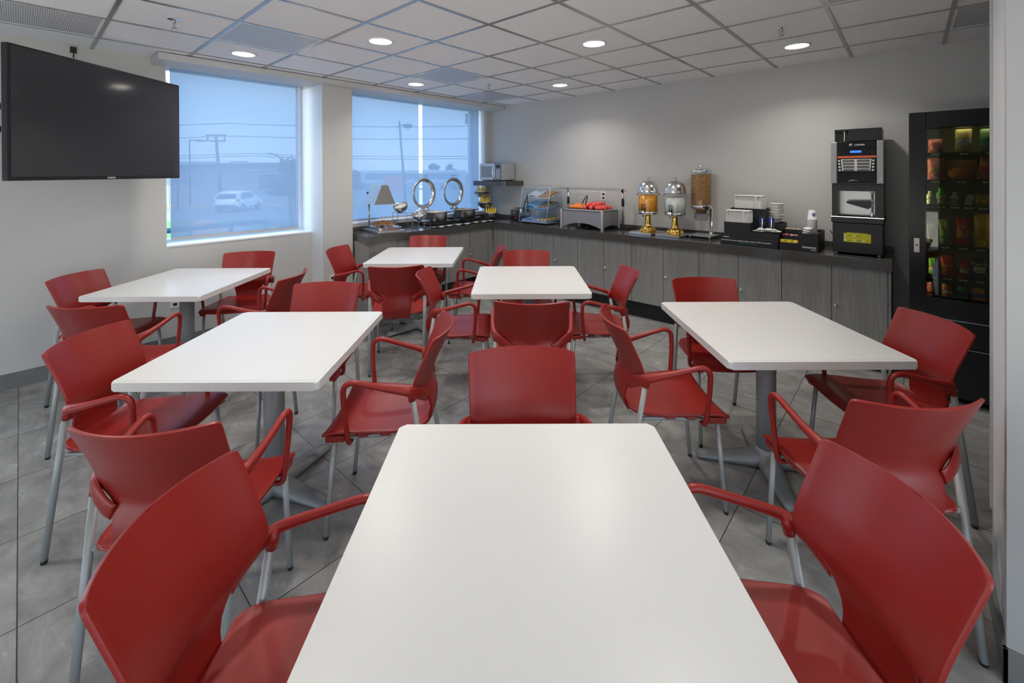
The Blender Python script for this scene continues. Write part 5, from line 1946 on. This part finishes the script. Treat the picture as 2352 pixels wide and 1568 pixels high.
# instruction sticker
LIME = mat('sticker_lime', (0.62, 0.60, 0.02), 0.5)
sk = thing('instruction_sticker', (-0.333 + 0.0, 4.7145, CT + 0.150), 0, 'yellow green instruction sticker with cups and words on the coffee machine', 'sticker')
q = MB()
q.prism(rounded(0.182, 0.075, 0.005, 3), 0, 0.0006)
o = q.build('sticker_sheet', LIME, sk)
for v in o.data.vertices:
    x, y, z = v.co
    v.co = Vector((x, -z, y))
MB().box((-0.070, -0.0005, 0.0375), (0.066, -0.0001, 0.0435)).build('upper_tab', LIME, sk)
INK = mat('sticker_ink', (0.16, 0.15, 0.01), 0.6)
SKW = mat('sticker_white', (0.75, 0.74, 0.55), 0.5)
for (x, z, s, t) in ((-0.052, 0.013, 0.0095, 'AGUA'), (0.012, 0.011, 0.0115, 'VASO'), (-0.052, -0.026, 0.0095, 'TAZA'), (0.012, -0.028, 0.0120, 'CAFÉ'), (0.072, -0.026, 0.0070, 'LISTO')):
    text_obj('word', t, s, INK, sk, (x, -0.0008, z), (radians(90), 0, 0), 0.0002, 'CENTER', 1.0, 0.0004)
for (x, z) in ((-0.080, 0.016), (-0.018, 0.019), (-0.080, -0.020), (-0.018, -0.020), (0.044, -0.020)):
    q = MB()
    q.face([q.v(p) for p in ((x - 0.005, -0.0009, z - 0.009), (x + 0.005, -0.0009, z - 0.009), (x + 0.008, -0.0009, z + 0.009), (x - 0.008, -0.0009, z + 0.009))])
    q.build('cup_pictogram', SKW, sk)

# wall cable beside the machine
q = MB()
q.tube(smooth_path([(-0.560, 5.075, CT + 0.16), (-0.52, 5.10, CT + 0.11), (-0.44, 5.118, CT + 0.10), (-0.36, 5.122, CT + 0.14)], 4), 0.004, 8)
tag(q.build('power_cable', BLACKP), 'black cable running behind the condiment box to the coffee machine', 'cable')

# ================================================================== VENDING MACHINE
vm = thing('vending_machine', (0.44, 4.38, 0), 0, 'tall black snack vending machine beyond the end of the counter', 'vending machine')
X0, X1, D, H = -0.447, 0.46, 0.76, 2.065
GX0, GX1, GZ0, GZ1 = -0.352, 0.26, 0.735, 1.945
q = MB()
q.box((X0, 0.10, 0.02), (X0 + 0.03, D, H))
q.box((X1 - 0.03, 0.10, 0.02), (X1, D, H))
q.box((X0 + 0.03, D - 0.03, 0.02), (X1 - 0.03, D, H))
q.box((X0 + 0.03, 0.10, H - 0.04), (X1 - 0.03, D - 0.03, H))
q.box((X0 + 0.03, 0.10, 0.02), (X1 - 0.03, D - 0.03, 0.70))
q.build('cabinet_body', BLACKP, vm)
q = MB()
q.box((X0, 0.0, 0.05), (GX0, 0.095, H), 0.004)
q.box((GX1, 0.0, 0.05), (X1, 0.095, H), 0.004)
q.box((GX0, 0.0, GZ1), (GX1, 0.095, H), 0.004)
q.box((GX0, 0.0, 0.05), (GX1, 0.095, GZ0), 0.004)
dr = q.build('door', mat('vending_black', (0.013, 0.013, 0.014), 0.28), vm)
MB().box((GX0, 0.030, GZ0), (GX1, 0.034, GZ1)).build('door_glass', m_glass('vending_glass', (0.58, 0.60, 0.50), 0.02, 1.3), dr)
q = MB()
for (a, b) in (((GX0 - 0.006, -0.002, GZ0 - 0.006), (GX0, 0.03, GZ1 + 0.006)), ((GX1, -0.002, GZ0 - 0.006), (GX1 + 0.006, 0.03, GZ1 + 0.006)), ((GX0, -0.002, GZ1), (GX1, 0.03, GZ1 + 0.006)), ((GX0, -0.002, GZ0 - 0.006), (GX1, 0.03, GZ0))):
    q.box(a, b)
q.build('glass_frame', BLACKG, dr)
q = MB()
q.box((-0.420, -0.004, 1.045), (-0.388, 0.002, 1.150), 0.002)
lk = q.build('lock_plate', STEELB, dr)
q = MB()
q.m = Matrix.Translation((-0.404, -0.004, 1.100)) @ Matrix.Rotation(radians(90), 4, 'X')
q.lathe([(0.006, 0), (0.006, 0.003), (0.0, 0.003)], 12)
q.build('key_hole', BLACKP, lk)
fl = MB().box((-0.22, -0.010, 0.42), (0.24, 0.004, 0.57), 0.004).build('delivery_flap', BLACKP, dr)
MB().box((-0.28, -0.004, 0.585), (0.26, 0.0, 0.592)).build('trim_line', STEELB, dr)
MB().box((-0.20, -0.004, 0.395), (0.26, 0.0, 0.400)).build('trim_line', STEELB, dr)
MB().box((0.30, -0.006, 1.25), (0.42, 0.002, 1.62), 0.004).build('coin_panel', SILC, dr)
q = MB()
for sx in (X0 + 0.05, X1 - 0.05):
    for y in (0.12, D - 0.06):
        q.lathe([(0.02, 0), (0.02, 0.05)], 10, axis=(sx, y, 0))
q.build('feet', BLACKP, vm)
# inside: back, light, shelves
MB().box((GX0 - 0.04, 0.50, 0.70), (GX1 + 0.04, 0.51, 2.0)).build('inner_back', mat('vending_inner', (0.07, 0.065, 0.04), 0.7), vm)
MB().box((GX0 + 0.02, 0.115, 1.975), (GX1 - 0.02, 0.135, 1.990)).build('light_tube', mat('vending_tube', (1, 1, 0.8), 0.5, emis=(1.0, 0.95, 0.62), es=11.0), vm)
for sx in (GX0 - 0.020, GX1 + 0.020):  # side tubes added to brighten the lower shelves
    MB().box((sx - 0.006, 0.104, 0.76), (sx + 0.006, 0.114, 1.93)).build('light_tube', mat('vending_tube', (1, 1, 0.8)), vm)
SHZ = [1.774, 1.574, 1.390, 1.100, 0.874, 0.715]
TAGM = mat('price_tag', (0.72, 0.70, 0.50), 0.5)
for z in SHZ:
    s_ = MB().box((GX0 - 0.03, 0.10, z - 0.016), (GX1 + 0.03, 0.49, z - 0.012)).build('shelf', mat('shelf_dark', (0.05, 0.05, 0.04), 0.4, 0.3), vm)
    MB().box((GX0 - 0.03, 0.096, z - 0.030), (GX1 + 0.03, 0.100, z - 0.002)).build('shelf_rail', mat('rail_dark', (0.035, 0.035, 0.03), 0.4), s_)
def px2u(p):
    return 0.09 + (p - 2128) * 0.00221
def bag(u, z, w, h, m, label, m2=None, tilt=0.0, y=4.53, word=None, wm=None):
    r = thing('snack_bag', (u, y, z), 0, label, 'snack bag', 'snacks in the vending machine')
    q = MB()
    q.m = Matrix.Rotation(tilt, 4, 'Y')
    n, k = 8, 10
    def f(s):
        def g(a, c):
            x = 0.88 * w * (a - 0.5) * (1 - 0.06 * sin(pi * c))
            d = 0.030 * max(0, sin(pi * c)) ** 0.6 * max(0, sin(pi * a)) ** 0.5
            return (x, s * d + 0.004 * sin(9 * a + 5 * c), h * c)
        return g
    q.grid(f(-1), n, k)
    q.grid(f(1), n, k)
    q.build('wrapper', m, r)
    if m2:
        q = MB()
        q.m = Matrix.Rotation(tilt, 4, 'Y')
        q.grid(lambda a, c: (w * (0.15 + 0.7 * a - 0.5), -0.0345 - 0.001 + 0.014 * (2 * a - 1) ** 2 * 0.8, h * (0.30 + 0.28 * c)), 6, 3)
        q.build('printed_band', m2, r)
    if word:
        text_obj('lettering', word, w * 0.26, wm or WTXT, r, (0, -0.040, h * 0.66), (radians(90), -tilt * 0, 0), 0.0004, 'CENTER', 1.0, 0.0006)
    return r
def bottle(u, z, h, rr, m, capm, label, lm=None, y=4.52, tilt=0.0):
    r = thing('small_bottle', (u, y, z), 0, label, 'bottle', 'bottles in the vending machine')
    q = MB()
    q.m = Matrix.Rotation(tilt, 4, 'Y')
    q.lathe([(rr * 0.9, 0.0), (rr, 0.006), (rr, h * 0.6), (rr * 0.75, h * 0.74), (rr * 0.4, h * 0.82), (rr * 0.4, h * 0.9)], 20)
    q.build('bottle_body', m, r)
    q = MB()
    q.m = Matrix.Rotation(tilt, 4, 'Y')
    q.lathe([(rr * 0.47, h * 0.88), (rr * 0.47, h)], 16)
    q.build('cap', capm, r)
    if lm:
        q = MB()
        q.m = Matrix.Rotation(tilt, 4, 'Y')
        q.lathe([(rr * 1.02, h * 0.12), (rr * 1.02, h * 0.5)], 20, cap=False)
        q.build('label_band', lm, r)
    return r
def can(u, z, h, rr, m, label, m2, y=4.535):
    r = thing('drink_can', (u, y, z), 0, label, 'can', 'cans in the vending machine')
    q = MB()
    q.lathe([(rr * 0.8, 0.0), (rr, 0.008), (rr, h * 0.92), (rr * 0.82, h)], 24)
    q.build('can_body', m, r)
    q = MB()
    q.lathe([(rr * 1.01, h * 0.35), (rr * 1.01, h * 0.6)], 24, cap=False)
    q.build('printed_band', m2, r)
    q = MB()
    q.lathe([(rr * 0.8, h), (rr * 0.84, h + 0.003), (rr * 0.78, h + 0.002), (0, h - 0.002)], 24, cap=False)
    q.build('can_top', STEEL, r)
    return r
def coil(u, z, rr=0.042):
    q = MB()
    pts = [(rr * sin(2 * pi * k / 26), -0.02 + 0.0, rr * (1 - cos(2 * pi * k / 26))) for k in range(26)]
    q.tube(pts, 0.0022, 6, closed=True)
    return q
def M(n, c, r=0.35):
    return mat('v_' + n, c, r, var=0.2, vscale=25)
KR, KO, KY, KG, KB = M('red', (0.55, 0.03, 0.03)), M('orange', (0.65, 0.20, 0.03)), M('yellow', (0.80, 0.48, 0.02)), M('green', (0.15, 0.40, 0.05)), M('navy', (0.02, 0.03, 0.10))
KP, KT, KW, KK = M('pink', (0.55, 0.14, 0.12)), M('tan', (0.48, 0.26, 0.12)), M('cream', (0.62, 0.58, 0.42)), M('teal', (0.0, 0.28, 0.18))
bag(px2u(2150), SHZ[0], 0.09, 0.10, KP, 'pink brown snack bag at the left of the top vending shelf')
bag(px2u(2216), SHZ[0], 0.10, 0.165, M('straw', (0.45, 0.36, 0.16)), 'tall straw coloured bag with pale blue patch on the top vending shelf', M('pale_blue', (0.40, 0.48, 0.60)))
bag(px2u(2272), SHZ[0], 0.10, 0.16, M('moss', (0.16, 0.26, 0.12)), 'green bag at the right of the top vending shelf', KK)
bag(px2u(2151), SHZ[1], 0.105, 0.160, KP, 'pinkish bag at the left of the second vending shelf', KT)
r = thing('packed_bun', (px2u(2210), 4.54, SHZ[1]), 0, 'big orange packed bun in the middle of the second vending shelf', 'packed bun')
q = MB()
q.ball((0, 0, 0.052), 0.062, sx=1.15, sy=0.6, sz=0.84)
q.build('bun', KO, r)
q = MB()
q.grid(lambda a, c: (-0.085 + 0.17 * a, 0.02 + 0.01 * sin(7 * a), 0.01 + 0.135 * c), 8, 4)
q.build('wrapper', M('amber', (0.50, 0.24, 0.06)), r)
bag(px2u(2266), SHZ[1], 0.11, 0.165, KP, 'cream and red bag lettered Qui at the right of the second vending shelf', KR, 0.12, word='QUI')
bottle(px2u(2137), SHZ[2], 0.10, 0.024, KW, KW, 'cream milk bottle at the far left of the third vending shelf', None)
bottle(px2u(2163), SHZ[2], 0.125, 0.026, M('lime', (0.18, 0.55, 0.02)), M('lime', (0.18, 0.55, 0.02)), 'bright green bottle on the third vending shelf', KW)
bottle(px2u(2195), SHZ[2], 0.095, 0.024, KW, KW, 'cream bottle with dark label stripe on the third vending shelf', M('stripe', (0.25, 0.22, 0.14)))
bottle(px2u(2226), SHZ[2], 0.095, 0.022, KW, M('dark_cap', (0.05, 0.05, 0.04)), 'tilted cream bottle with dark cap on the third vending shelf', None, tilt=0.2)
bag(px2u(2258), SHZ[2], 0.088, 0.085, KT, 'round tan packet at the right of the third vending shelf', KY)
bag(px2u(2140), SHZ[3], 0.075, 0.15, M('dark_pack', (0.07, 0.08, 0.10)), 'dark shiny packet at the left of the fourth vending shelf')
bag(px2u(2172), SHZ[3], 0.078, 0.185, M('olive', (0.20, 0.26, 0.10)), 'olive green snack bag on the fourth vending shelf', KG)
bag(px2u(2211), SHZ[3], 0.088, 0.20, KR, 'red chip bag lettered tos on the fourth vending shelf', KO, 0.05, word='TOS')
bag(px2u(2257), SHZ[3], 0.090, 0.235, KY, 'big yellow chip bag on the fourth vending shelf', M('mustard', (0.6, 0.3, 0.02)))
bag(px2u(2144), SHZ[4], 0.055, 0.12, KG, 'green and orange candy packet at the left of the fifth vending shelf', KO)
bag(px2u(2178), SHZ[4], 0.085, 0.15, KR, 'red snack bag with orange circle on the fifth vending shelf', KO)
bag(px2u(2213), SHZ[4], 0.062, 0.125, KR, 'slim red candy bag on the fifth vending shelf', KW, 0.14)
bag(px2u(2251), SHZ[4], 0.085, 0.155, KB, 'navy cookie bag lettered Pinguinos on the fifth vending shelf', KW, word='Pingüinos')
can(px2u(2142), SHZ[5], 0.095, 0.030, M('can_wine', (0.30, 0.05, 0.05)), 'dark red can at the left of the bottom vending shelf', KP)
can(px2u(2178), SHZ[5], 0.095, 0.032, M('can_coral', (0.60, 0.14, 0.08)), 'coral can, second on the bottom vending shelf', KW)
can(px2u(2212), SHZ[5], 0.095, 0.032, KK, 'green and blue can, third on the bottom vending shelf', KB)
can(px2u(2249), SHZ[5], 0.095, 0.034, KO, 'orange can, fourth on the bottom vending shelf', M('can_blue', (0.05, 0.12, 0.45)))
ci = 0
for z, us in ((SHZ[0], (2150, 2216, 2272)), (SHZ[1], (2151, 2210, 2266)), (SHZ[2], (2137, 2163, 2195, 2226, 2258)), (SHZ[3], (2140, 2172, 2214, 2253)), (SHZ[4], (2144, 2178, 2213, 2251)), (SHZ[5], (2142, 2178, 2212, 2249))):
    for p in us:
        rr = 0.024 if z == SHZ[2] else 0.034
        o = coil(0, 0, rr).build('spiral_coil', BLACKP, vm, (px2u(p) - 0.44, 0.112, z + 0.001))
        q = MB()
        q.box((-0.022, -0.002, -0.020), (-0.002, 0.0, -0.009), m=TAGM)
        q.box((0.002, -0.002, -0.020), (0.022, 0.0, -0.009), m=TAGM)
        q.build('price_tag', TAGM, vm, (px2u(p) - 0.44, 0.0955, z))
# ================================================================== OUTSIDE
GZ = -1.35
def hz(c, k=0.0):
    return c
ASPH = mat('asphalt', (0.20, 0.20, 0.21), 0.9, var=0.15, vscale=0.8)
gr = MB()
pts = [cam_to_room(-260, 6.4), cam_to_room(170, 6.4), cam_to_room(170, 330), cam_to_room(-260, 330)]
gr.face([gr.v((x, y, GZ)) for x, y in pts])
g_ = gr.build('ground', ASPH)
g_['kind'] = 'structure'
def site(name, X, Y, z=GZ, rz=0.0, label=None, cat=None, group=None):
    u, v = cam_to_room(X, Y)
    return thing(name, (u, v, z), rz + YAW, label, cat, group)
# grass verge
q = MB()
p = [cam_to_room(-26, 20), cam_to_room(6, 20), cam_to_room(6, 31), cam_to_room(-26, 27)]
q.prism([(x, y) for x, y in p], GZ, GZ + 0.05)
o = q.build('grass_verge', mat('grass', (0.10, 0.20, 0.06), 0.9, var=0.4, vscale=2))
o['kind'] = 'structure'
# yellow kerb with gaps
for k in range(9):
    X = -34 + 3.0 * k
    r = site('kerb_block', X, 40.3 - 0.02 * k, GZ, 0, 'pale yellow painted kerb block along the far side of the road', 'kerb', 'painted kerb blocks across the road')
    MB().box((-1.25, -0.15, 0), (1.25, 0.15, 0.18), 0.02).build('block', mat('kerb_yellow', (0.55, 0.36, 0.14), 0.8), r)
# warehouse
wh = site('warehouse', -60, 122, GZ, 0, 'long blue grey warehouse beyond the road with white skylights', 'building')
q = MB()
q.box((-75, 0, 0), (3, 30, 5.6))
q.build('wall', mat('warehouse_wall', (0.17, 0.21, 0.27), 0.8), wh)
q = MB()
q.prism([(-76, 5.6), (4, 5.6), (4, 5.9), (-12, 6.5), (-76, 5.9)], -31, 1)
ro = q.build('roof', mat('warehouse_roof', (0.30, 0.36, 0.42), 0.6), wh)
for v in ro.data.vertices:
    x, y, z = v.co
    v.co = Vector((x, -z, y))
for a, b in ((-21, -17), (-12, -4), (-1, 3)):
    MB().box((a, -1.3, 5.95), (b, -1.05, 6.5)).build('skylight', mat('skylight_white', (0.95, 0.95, 0.95), 0.5), wh)
MB().box((-6, -0.6, 2.4), (-5.2, -0.1, 2.9)).build('wall_lamp', WHITEPL, wh)
MB().box((-75, -0.2, 3.4), (3, 0.0, 3.6)).build('facade_band', mat('band_dark', (0.10, 0.13, 0.18), 0.7), wh)
lb2 = site('storage_shed', -35, 122, GZ, 0, 'long low shed with a bright roof edge beyond the buffet window', 'building')
MB().box((-16, 0, 0), (14, 14, 3.2)).build('shed_wall', mat('warehouse_wall', (0.2, 0.27, 0.36)), lb2)
MB().box((-16.2, -0.3, 3.2), (14.2, 14.3, 3.45)).build('roof', mat('roof_edge_white', (0.85, 0.87, 0.9), 0.5), lb2)
# low dark building row (parked trailers/sheds behind the hedge)
sh1 = site('storage_shed', -38.5, 84, GZ, 0, 'low dark shed behind the fence left of the white car', 'building')
MB().box((-9.5, 0, 0), (9.5, 6, 2.9)).build('shed_wall', mat('shed_dark', (0.07, 0.11, 0.15), 0.8), sh1)
MB().box((-9.8, -0.3, 2.9), (9.8, 6.3, 3.1)).build('roof', mat('warehouse_roof', (0.30, 0.36, 0.42)), sh1)
bus = site('parked_trailer', -17.5, 80, GZ, 0, 'long pale trailer with dark side windows parked behind the white car', 'trailer')
MB().box((-10, 0, 0.9), (9, 3, 3.5), 0.3).build('trailer_body', mat('trailer_pale', (0.36, 0.42, 0.48), 0.6), bus)
MB().box((-9, -0.05, 1.9), (8, 0.0, 2.9)).build('window_band', mat('shed_dark', (0.07, 0.11, 0.15)), bus)
for x in (-7.5, -5.5, 5, 7):
    q = MB()
    q.m = Matrix.Translation((x, 0.2, 0.45)) @ Matrix.Rotation(radians(90), 4, 'X')
    q.lathe([(0.45, -0.15), (0.45, 0.15)], 16)
    q.build('wheel', BLACKRUB, bus)
# white car
car = site('car', -22.1, 35.8, GZ, radians(97), 'white hatchback car driving on the road seen from behind', 'car')
CARW = mat('car_white', (0.85, 0.86, 0.88), 0.3)
prof = [(-2.05, 0.42), (-2.10, 0.75), (-2.02, 1.02), (-1.72, 1.42), (-1.35, 1.60), (0.1, 1.62), (0.45, 1.56), (1.05, 1.12), (1.85, 0.98), (2.12, 0.80), (2.15, 0.42)]
def carw(z):
    return 0.90 if z < 1.05 else 0.90 - 0.22 * (z - 1.05) / 0.55
q = MB()
L_ = [q.v((x, -carw(z), z)) for x, z in prof]
R__ = [q.v((x, carw(z), z)) for x, z in prof]
n = len(prof)
for i in range(n):
    j = (i + 1) % n
    q.face([L_[i], L_[j], R__[j], R__[i]], None, True)
q.face(L_[::-1])
q.face(R__)
q.build('car_body', CARW, car)
CG = mat('car_glass', (0.05, 0.07, 0.09), 0.1)
q = MB()
q.face([q.v(p) for p in ((-2.035, -0.74, 1.08), (-2.035, 0.74, 1.08), (-1.73, 0.66, 1.44), (-1.73, -0.66, 1.44))])
q.build('rear_window', CG, car)
for s in (-1, 1):
    q = MB()
    q.face([q.v(p) for p in ((-1.55, s * 0.905, 1.08), (0.75, s * 0.905, 1.08), (0.30, s * 0.80, 1.50), (-1.25, s * 0.80, 1.50))])
    q.build('side_window', CG, car)
    MB().box((-2.09, s * 0.84 - 0.10, 0.85), (-1.90, s * 0.84 + 0.075, 1.05), 0.02).build('tail_light', mat('tail_red', (0.45, 0.05, 0.05), 0.3), car)
    for x in (-1.30, 1.35):
        q = MB()
        q.m = Matrix.Translation((x, s * 0.84, 0.33)) @ Matrix.Rotation(radians(90), 4, 'X')
        q.lathe([(0.33, -0.1), (0.33, 0.1)], 22)
        w_o = q.build('wheel', BLACKRUB, car)
        q = MB()
        q.m = Matrix.Translation((x, s * 0.845, 0.33)) @ Matrix.Rotation(radians(90), 4, 'X')
        q.lathe([(0.0, -0.1), (0.20, -0.1), (0.20, 0.1), (0.0, 0.1)], 16, cap=False)
        q.build('hub_cap', STEELB, w_o)
MB().box((-2.13, -0.80, 0.32), (-1.95, 0.80, 0.58), 0.03).build('bumper', mat('bumper_dark', (0.05, 0.05, 0.06), 0.6), car)
MB().box((-2.125, -0.26, 0.62), (-2.09, 0.26, 0.75)).build('number_plate', PAPER, car)
POLE = mat('pole_grey', (0.06, 0.06, 0.065), 0.7)
def pole(name, X, Y, h, r0, r1, lean, label, cat):
    r = site(name, X, Y, GZ, 0, label, cat)
    MB().tube([(0, 0, 0), (lean, 0, h)], [r0, r1], 10).build('pole', POLE, r)
    return r
r = pole('utility_pole', -34.2, 52, 7.4, 0.22, 0.15, -0.55, 'wooden utility pole with a double crossarm behind the white car', 'utility pole')
q = MB()
q.box((-1.35, -0.08, 6.75), (0.55, 0.08, 6.9))
q.box((-1.75, -0.08, 7.45), (0.65, 0.08, 7.6))
q.box((-1.62, -0.06, 6.8), (-1.5, 0.06, 7.5))
q.box((0.42, -0.06, 6.8), (0.54, 0.06, 7.5))
q.build('crossarm', POLE, r)
r = pole('street_lamp', -31.3, 43, 6.3, 0.09, 0.06, 0, 'thin street lamp with a short arm, left of the utility pole', 'street lamp')
q = MB()
q.tube([(0, 0, 6.25), (1.0, 0, 6.3)], 0.05, 8)
q.build('arm', POLE, r)
MB().box((0.75, -0.15, 6.1), (1.5, 0.15, 6.28), 0.05).build('lamp_head', POLE, r)
r = pole('street_lamp', -8.6, 36, 7.2, 0.12, 0.08, -0.55, 'tall street lamp with an oval head seen through the buffet window', 'street lamp')
q = MB()
q.tube([(-0.55, 0, 6.85), (0.1, 0, 6.95)], 0.04, 8)
q.build('arm', POLE, r)
q = MB()
q.ball((0.15, 0, 6.8), 0.26, sx=1.5, sy=0.9, sz=0.75)
q.build('lamp_head', POLE, r)
r = pole('fence_post', -16.2, 33, 3.0, 0.05, 0.05, 0, 'thin fence post right of the white car', 'post')
r['group'] = 'fence posts along the road'
for X, Y, lb in ((-27.2, 36, 'thin fence post left of the white car'), (-30.2, 34.5, 'thin fence post nearest the left window edge'), (-19.0, 44, 'thin fence post behind the bonnet of the white car'), (-11.5, 40, 'thin fence post below the oval street lamp')):
    r = pole('fence_post', X, Y, 3.0, 0.045, 0.045, 0, lb, 'post')
    r['group'] = 'fence posts along the road'
# wires
for z0, lb, Y in ((6.75, 'upper overhead wire across both windows', 52), (5.15, 'middle overhead wire across both windows', 54), (2.9, 'lower overhead wire crossing behind the street lamps', 56), (2.6, 'lowest overhead wire crossing behind the street lamps', 56.5)):
    q = MB()
    P = []
    for k in range(33):
        t = k / 32
        X = -70 + 90 * t
        sag = 0.5 * (1 - (2 * ((X + 34) / 45 % 1) - 1) ** 2)
        P.append((*cam_to_room(X, Y), HC - 0.35 + z0 * (Y / 56) - sag))
    q.tube(P, 0.045, 6)
    o = q.build('overhead_wire', POLE)
    tag(o, lb, 'wire')
# trees
LEAF = mat('leaf_dark', (0.05, 0.10, 0.05), 0.8, var=0.3, vscale=3)
BARK = mat('bark', (0.14, 0.11, 0.09), 0.9)
def tree(X, Y, h, spread, label, n, seed, lean=0.0, leafs=260, ls=0.16, z0=0.35):
    random.seed(seed)
    r = site('tree', X, Y, GZ, 0, label, 'tree', 'trees outside')
    q = MB()
    q.tube([(0, 0, 0), (lean * 0.3, 0.1, h * 0.45), (lean, 0, h * 0.92)], [0.12, 0.08, 0.03], 8)
    tips = []
    for k in range(n):
        a = random.uniform(0, 2 * pi)
        zz = h * random.uniform(z0, 0.9)
        L = spread * random.uniform(0.5, 1.0) * (1.1 - 0.5 * zz / h)
        b = Vector((lean * zz / h, 0, zz))
        e = b + Vector((L * cos(a), L * sin(a), random.uniform(0.0, 0.35) * L))
        q.tube([b, (b + e) / 2 + Vector((0, 0, 0.12)), e], [0.035, 0.02, 0.01], 5)
        tips.append((b, e))
    q.build('trunk', BARK, r)
    q = MB()
    for k in range(leafs):
        b, e = random.choice(tips)
        p = b + (e - b) * random.uniform(0.3, 1.1) + Vector((random.gauss(0, .16), random.gauss(0, .16), random.gauss(0, .12))) * spread * 0.6
        s = ls * random.uniform(0.6, 1.3)
        a, c = random.uniform(0, pi), random.uniform(-0.7, 0.7)
        d1 = Vector((cos(a), sin(a), c)).normalized() * s
        d2 = d1.cross(Vector((random.random(), random.random(), random.random()))).normalized() * s * 0.5
        q.face([q.v(p - d1), q.v(p - d2), q.v(p + d1), q.v(p + d2)])
    q.build('foliage', LEAF, r)
    return r
t_ = tree(-12.2, 24.5, 4.3, 1.35, 'sparse young tree with a drooping top outside the left window', 16, 4, lean=-0.5, leafs=1500, ls=0.15)
q = MB()
q.tube(smooth_path([(-0.3, 0, 3.4), (-0.6, 0, 3.82), (-1.0, 0, 4.06), (-1.45, 0, 4.15)], 4), [0.07, 0.07, 0.07, 0.065, 0.06, 0.055, 0.05, 0.045, 0.04, 0.035, 0.03, 0.02, 0.01], 7)
q.build('top_shoot', LEAF, t_)
tree(-19.0, 108, 5.6, 1.9, 'dark round tree on the skyline right of the shade gap', 24, 8, leafs=1500, ls=0.30, z0=0.45)
tree(-15.2, 110, 5.3, 1.8, 'dark round tree on the skyline right of its twin', 24, 9, leafs=1500, ls=0.30, z0=0.45)
tree(-40, 110, 3.7, 3.2, 'low dark tree at the left side of the buffet window skyline', 22, 10, leafs=1200, ls=0.4)
tree(-7.0, 104, 3.6, 3.0, 'low tree on the skyline behind the banana stand', 22, 12, leafs=1200, ls=0.4)
q = MB()
random.seed(2)
q.grid(lambda a, c: (*cam_to_room(-19 + 22 * a, 119 + 2 * c), GZ + (0 if c < 0.01 else 2.9 + 0.4 * sin(17 * a) + 0.3 * sin(41 * a + 1))), 60, 1)
q.grid(lambda a, c: (*cam_to_room(-19 + 22 * a, 121 + 2 * c), GZ + (0 if c > 0.99 else 2.9 + 0.4 * sin(17 * a) + 0.3 * sin(41 * a + 1))), 60, 1)
tag(q.build('hedge', LEAF), 'long dark hedge on the skyline at the right of the buffet window', 'hedge')
ct = site('container', -17.6, 66, GZ, 0, 'reddish container beyond the road behind the heat lamp', 'container')
MB().box((-1.3, 0, 0), (1.3, 2.4, 2.6), 0.03).build('container_body', mat('container_red', (0.42, 0.12, 0.10), 0.7), ct)
# antenna mast
am = site('antenna_mast', -3.5, 40, GZ, 0, 'tall lattice antenna mast at the right end of the buffet window', 'mast')
q = MB()
for sx, sy in ((-0.22, -0.2), (0.22, -0.2), (0, 0.2)):
    q.tube([(sx, sy, 0), (sx, sy, 15)], 0.035, 6)
for k in range(22):
    z = 0.65 * k
    q.tube([(-0.22, -0.2, z), (0.22, -0.2, z + 0.65)], 0.02, 5)
    q.tube([(0.22, -0.2, z), (0, 0.2, z + 0.65)], 0.02, 5)
    q.tube([(0, 0.2, z), (-0.22, -0.2, z + 0.65)], 0.02, 5)
q.build('lattice', POLE, am)
q = MB()
q.box((-0.7, -0.1, 7.4), (-0.35, 0.1, 8.3), 0.03)
q.build('antenna_box', POLE, am)
# dark facade fin beside the window, outside
fn = MB().box((-5.68, 5.34, GZ), (-5.53, 5.46, 3.3)).build('facade_fin', mat('fin_blue', (0.10, 0.14, 0.20), 0.5))
tag(fn, 'dark vertical facade fin outside the right end of the buffet window', 'facade fin')
# terrace railing just outside, with a low deck
TEAL = mat('rail_teal', (0.02, 0.09, 0.13), 0.5, 0.2)
dk = MB().box((-8.8, -3.0, -0.25), (-5.52, 5.3, -0.12)).build('terrace_slab', mat('deck_concrete', (0.30, 0.30, 0.31), 0.8))
dk['kind'] = 'structure'
rl = thing('terrace_railing', (-6.65, 1.2, -0.12), 0, 'teal metal railing outside the left window', 'railing')
for nm_, z, w in (('top_rail', 1.09, (0.035, 0.030)), ('lower_rail', 0.45, (0.02, 0.02))):
    q = MB()
    q.tube([(0.45, -2.0, z), (0.14, 0.0, z), (-0.13, 1.13, z)], [w] * 3, 4, smooth=False)
    q.tube([(-0.13, 1.13, z), (0.85, 1.04, z)], [w] * 2, 4, smooth=False)
    q.build(nm_, TEAL, rl)
for (x, y) in ((0.40, -1.7), (0.30, -1.0), (0.20, -0.35), (0.10, 0.18), (-0.02, 0.66), (-0.13, 1.13), (0.80, 1.045)):
    MB().box((x - 0.024, y - 0.024, 0.0), (x + 0.024, y + 0.024, 1.075)).build('post', TEAL, rl)
pb = thing('planter_box', (-7.12, 2.03, -0.12), 0, 'orange timber box on the terrace just beyond the teal railing', 'planter')
MB().box((-0.30, -0.13, 0.0), (0.28, 0.14, 0.96), 0.01).build('box', mat('orange_timber', (0.60, 0.30, 0.12), 0.6), pb)
pb = thing('planter_box', (-8.35, 1.97, -0.12), 0, 'small orange timber box farther out on the terrace', 'planter')
MB().box((-0.16, -0.12, 0.0), (0.16, 0.12, 1.0), 0.01).build('box', mat('orange_timber', (0.60, 0.30, 0.12)), pb)
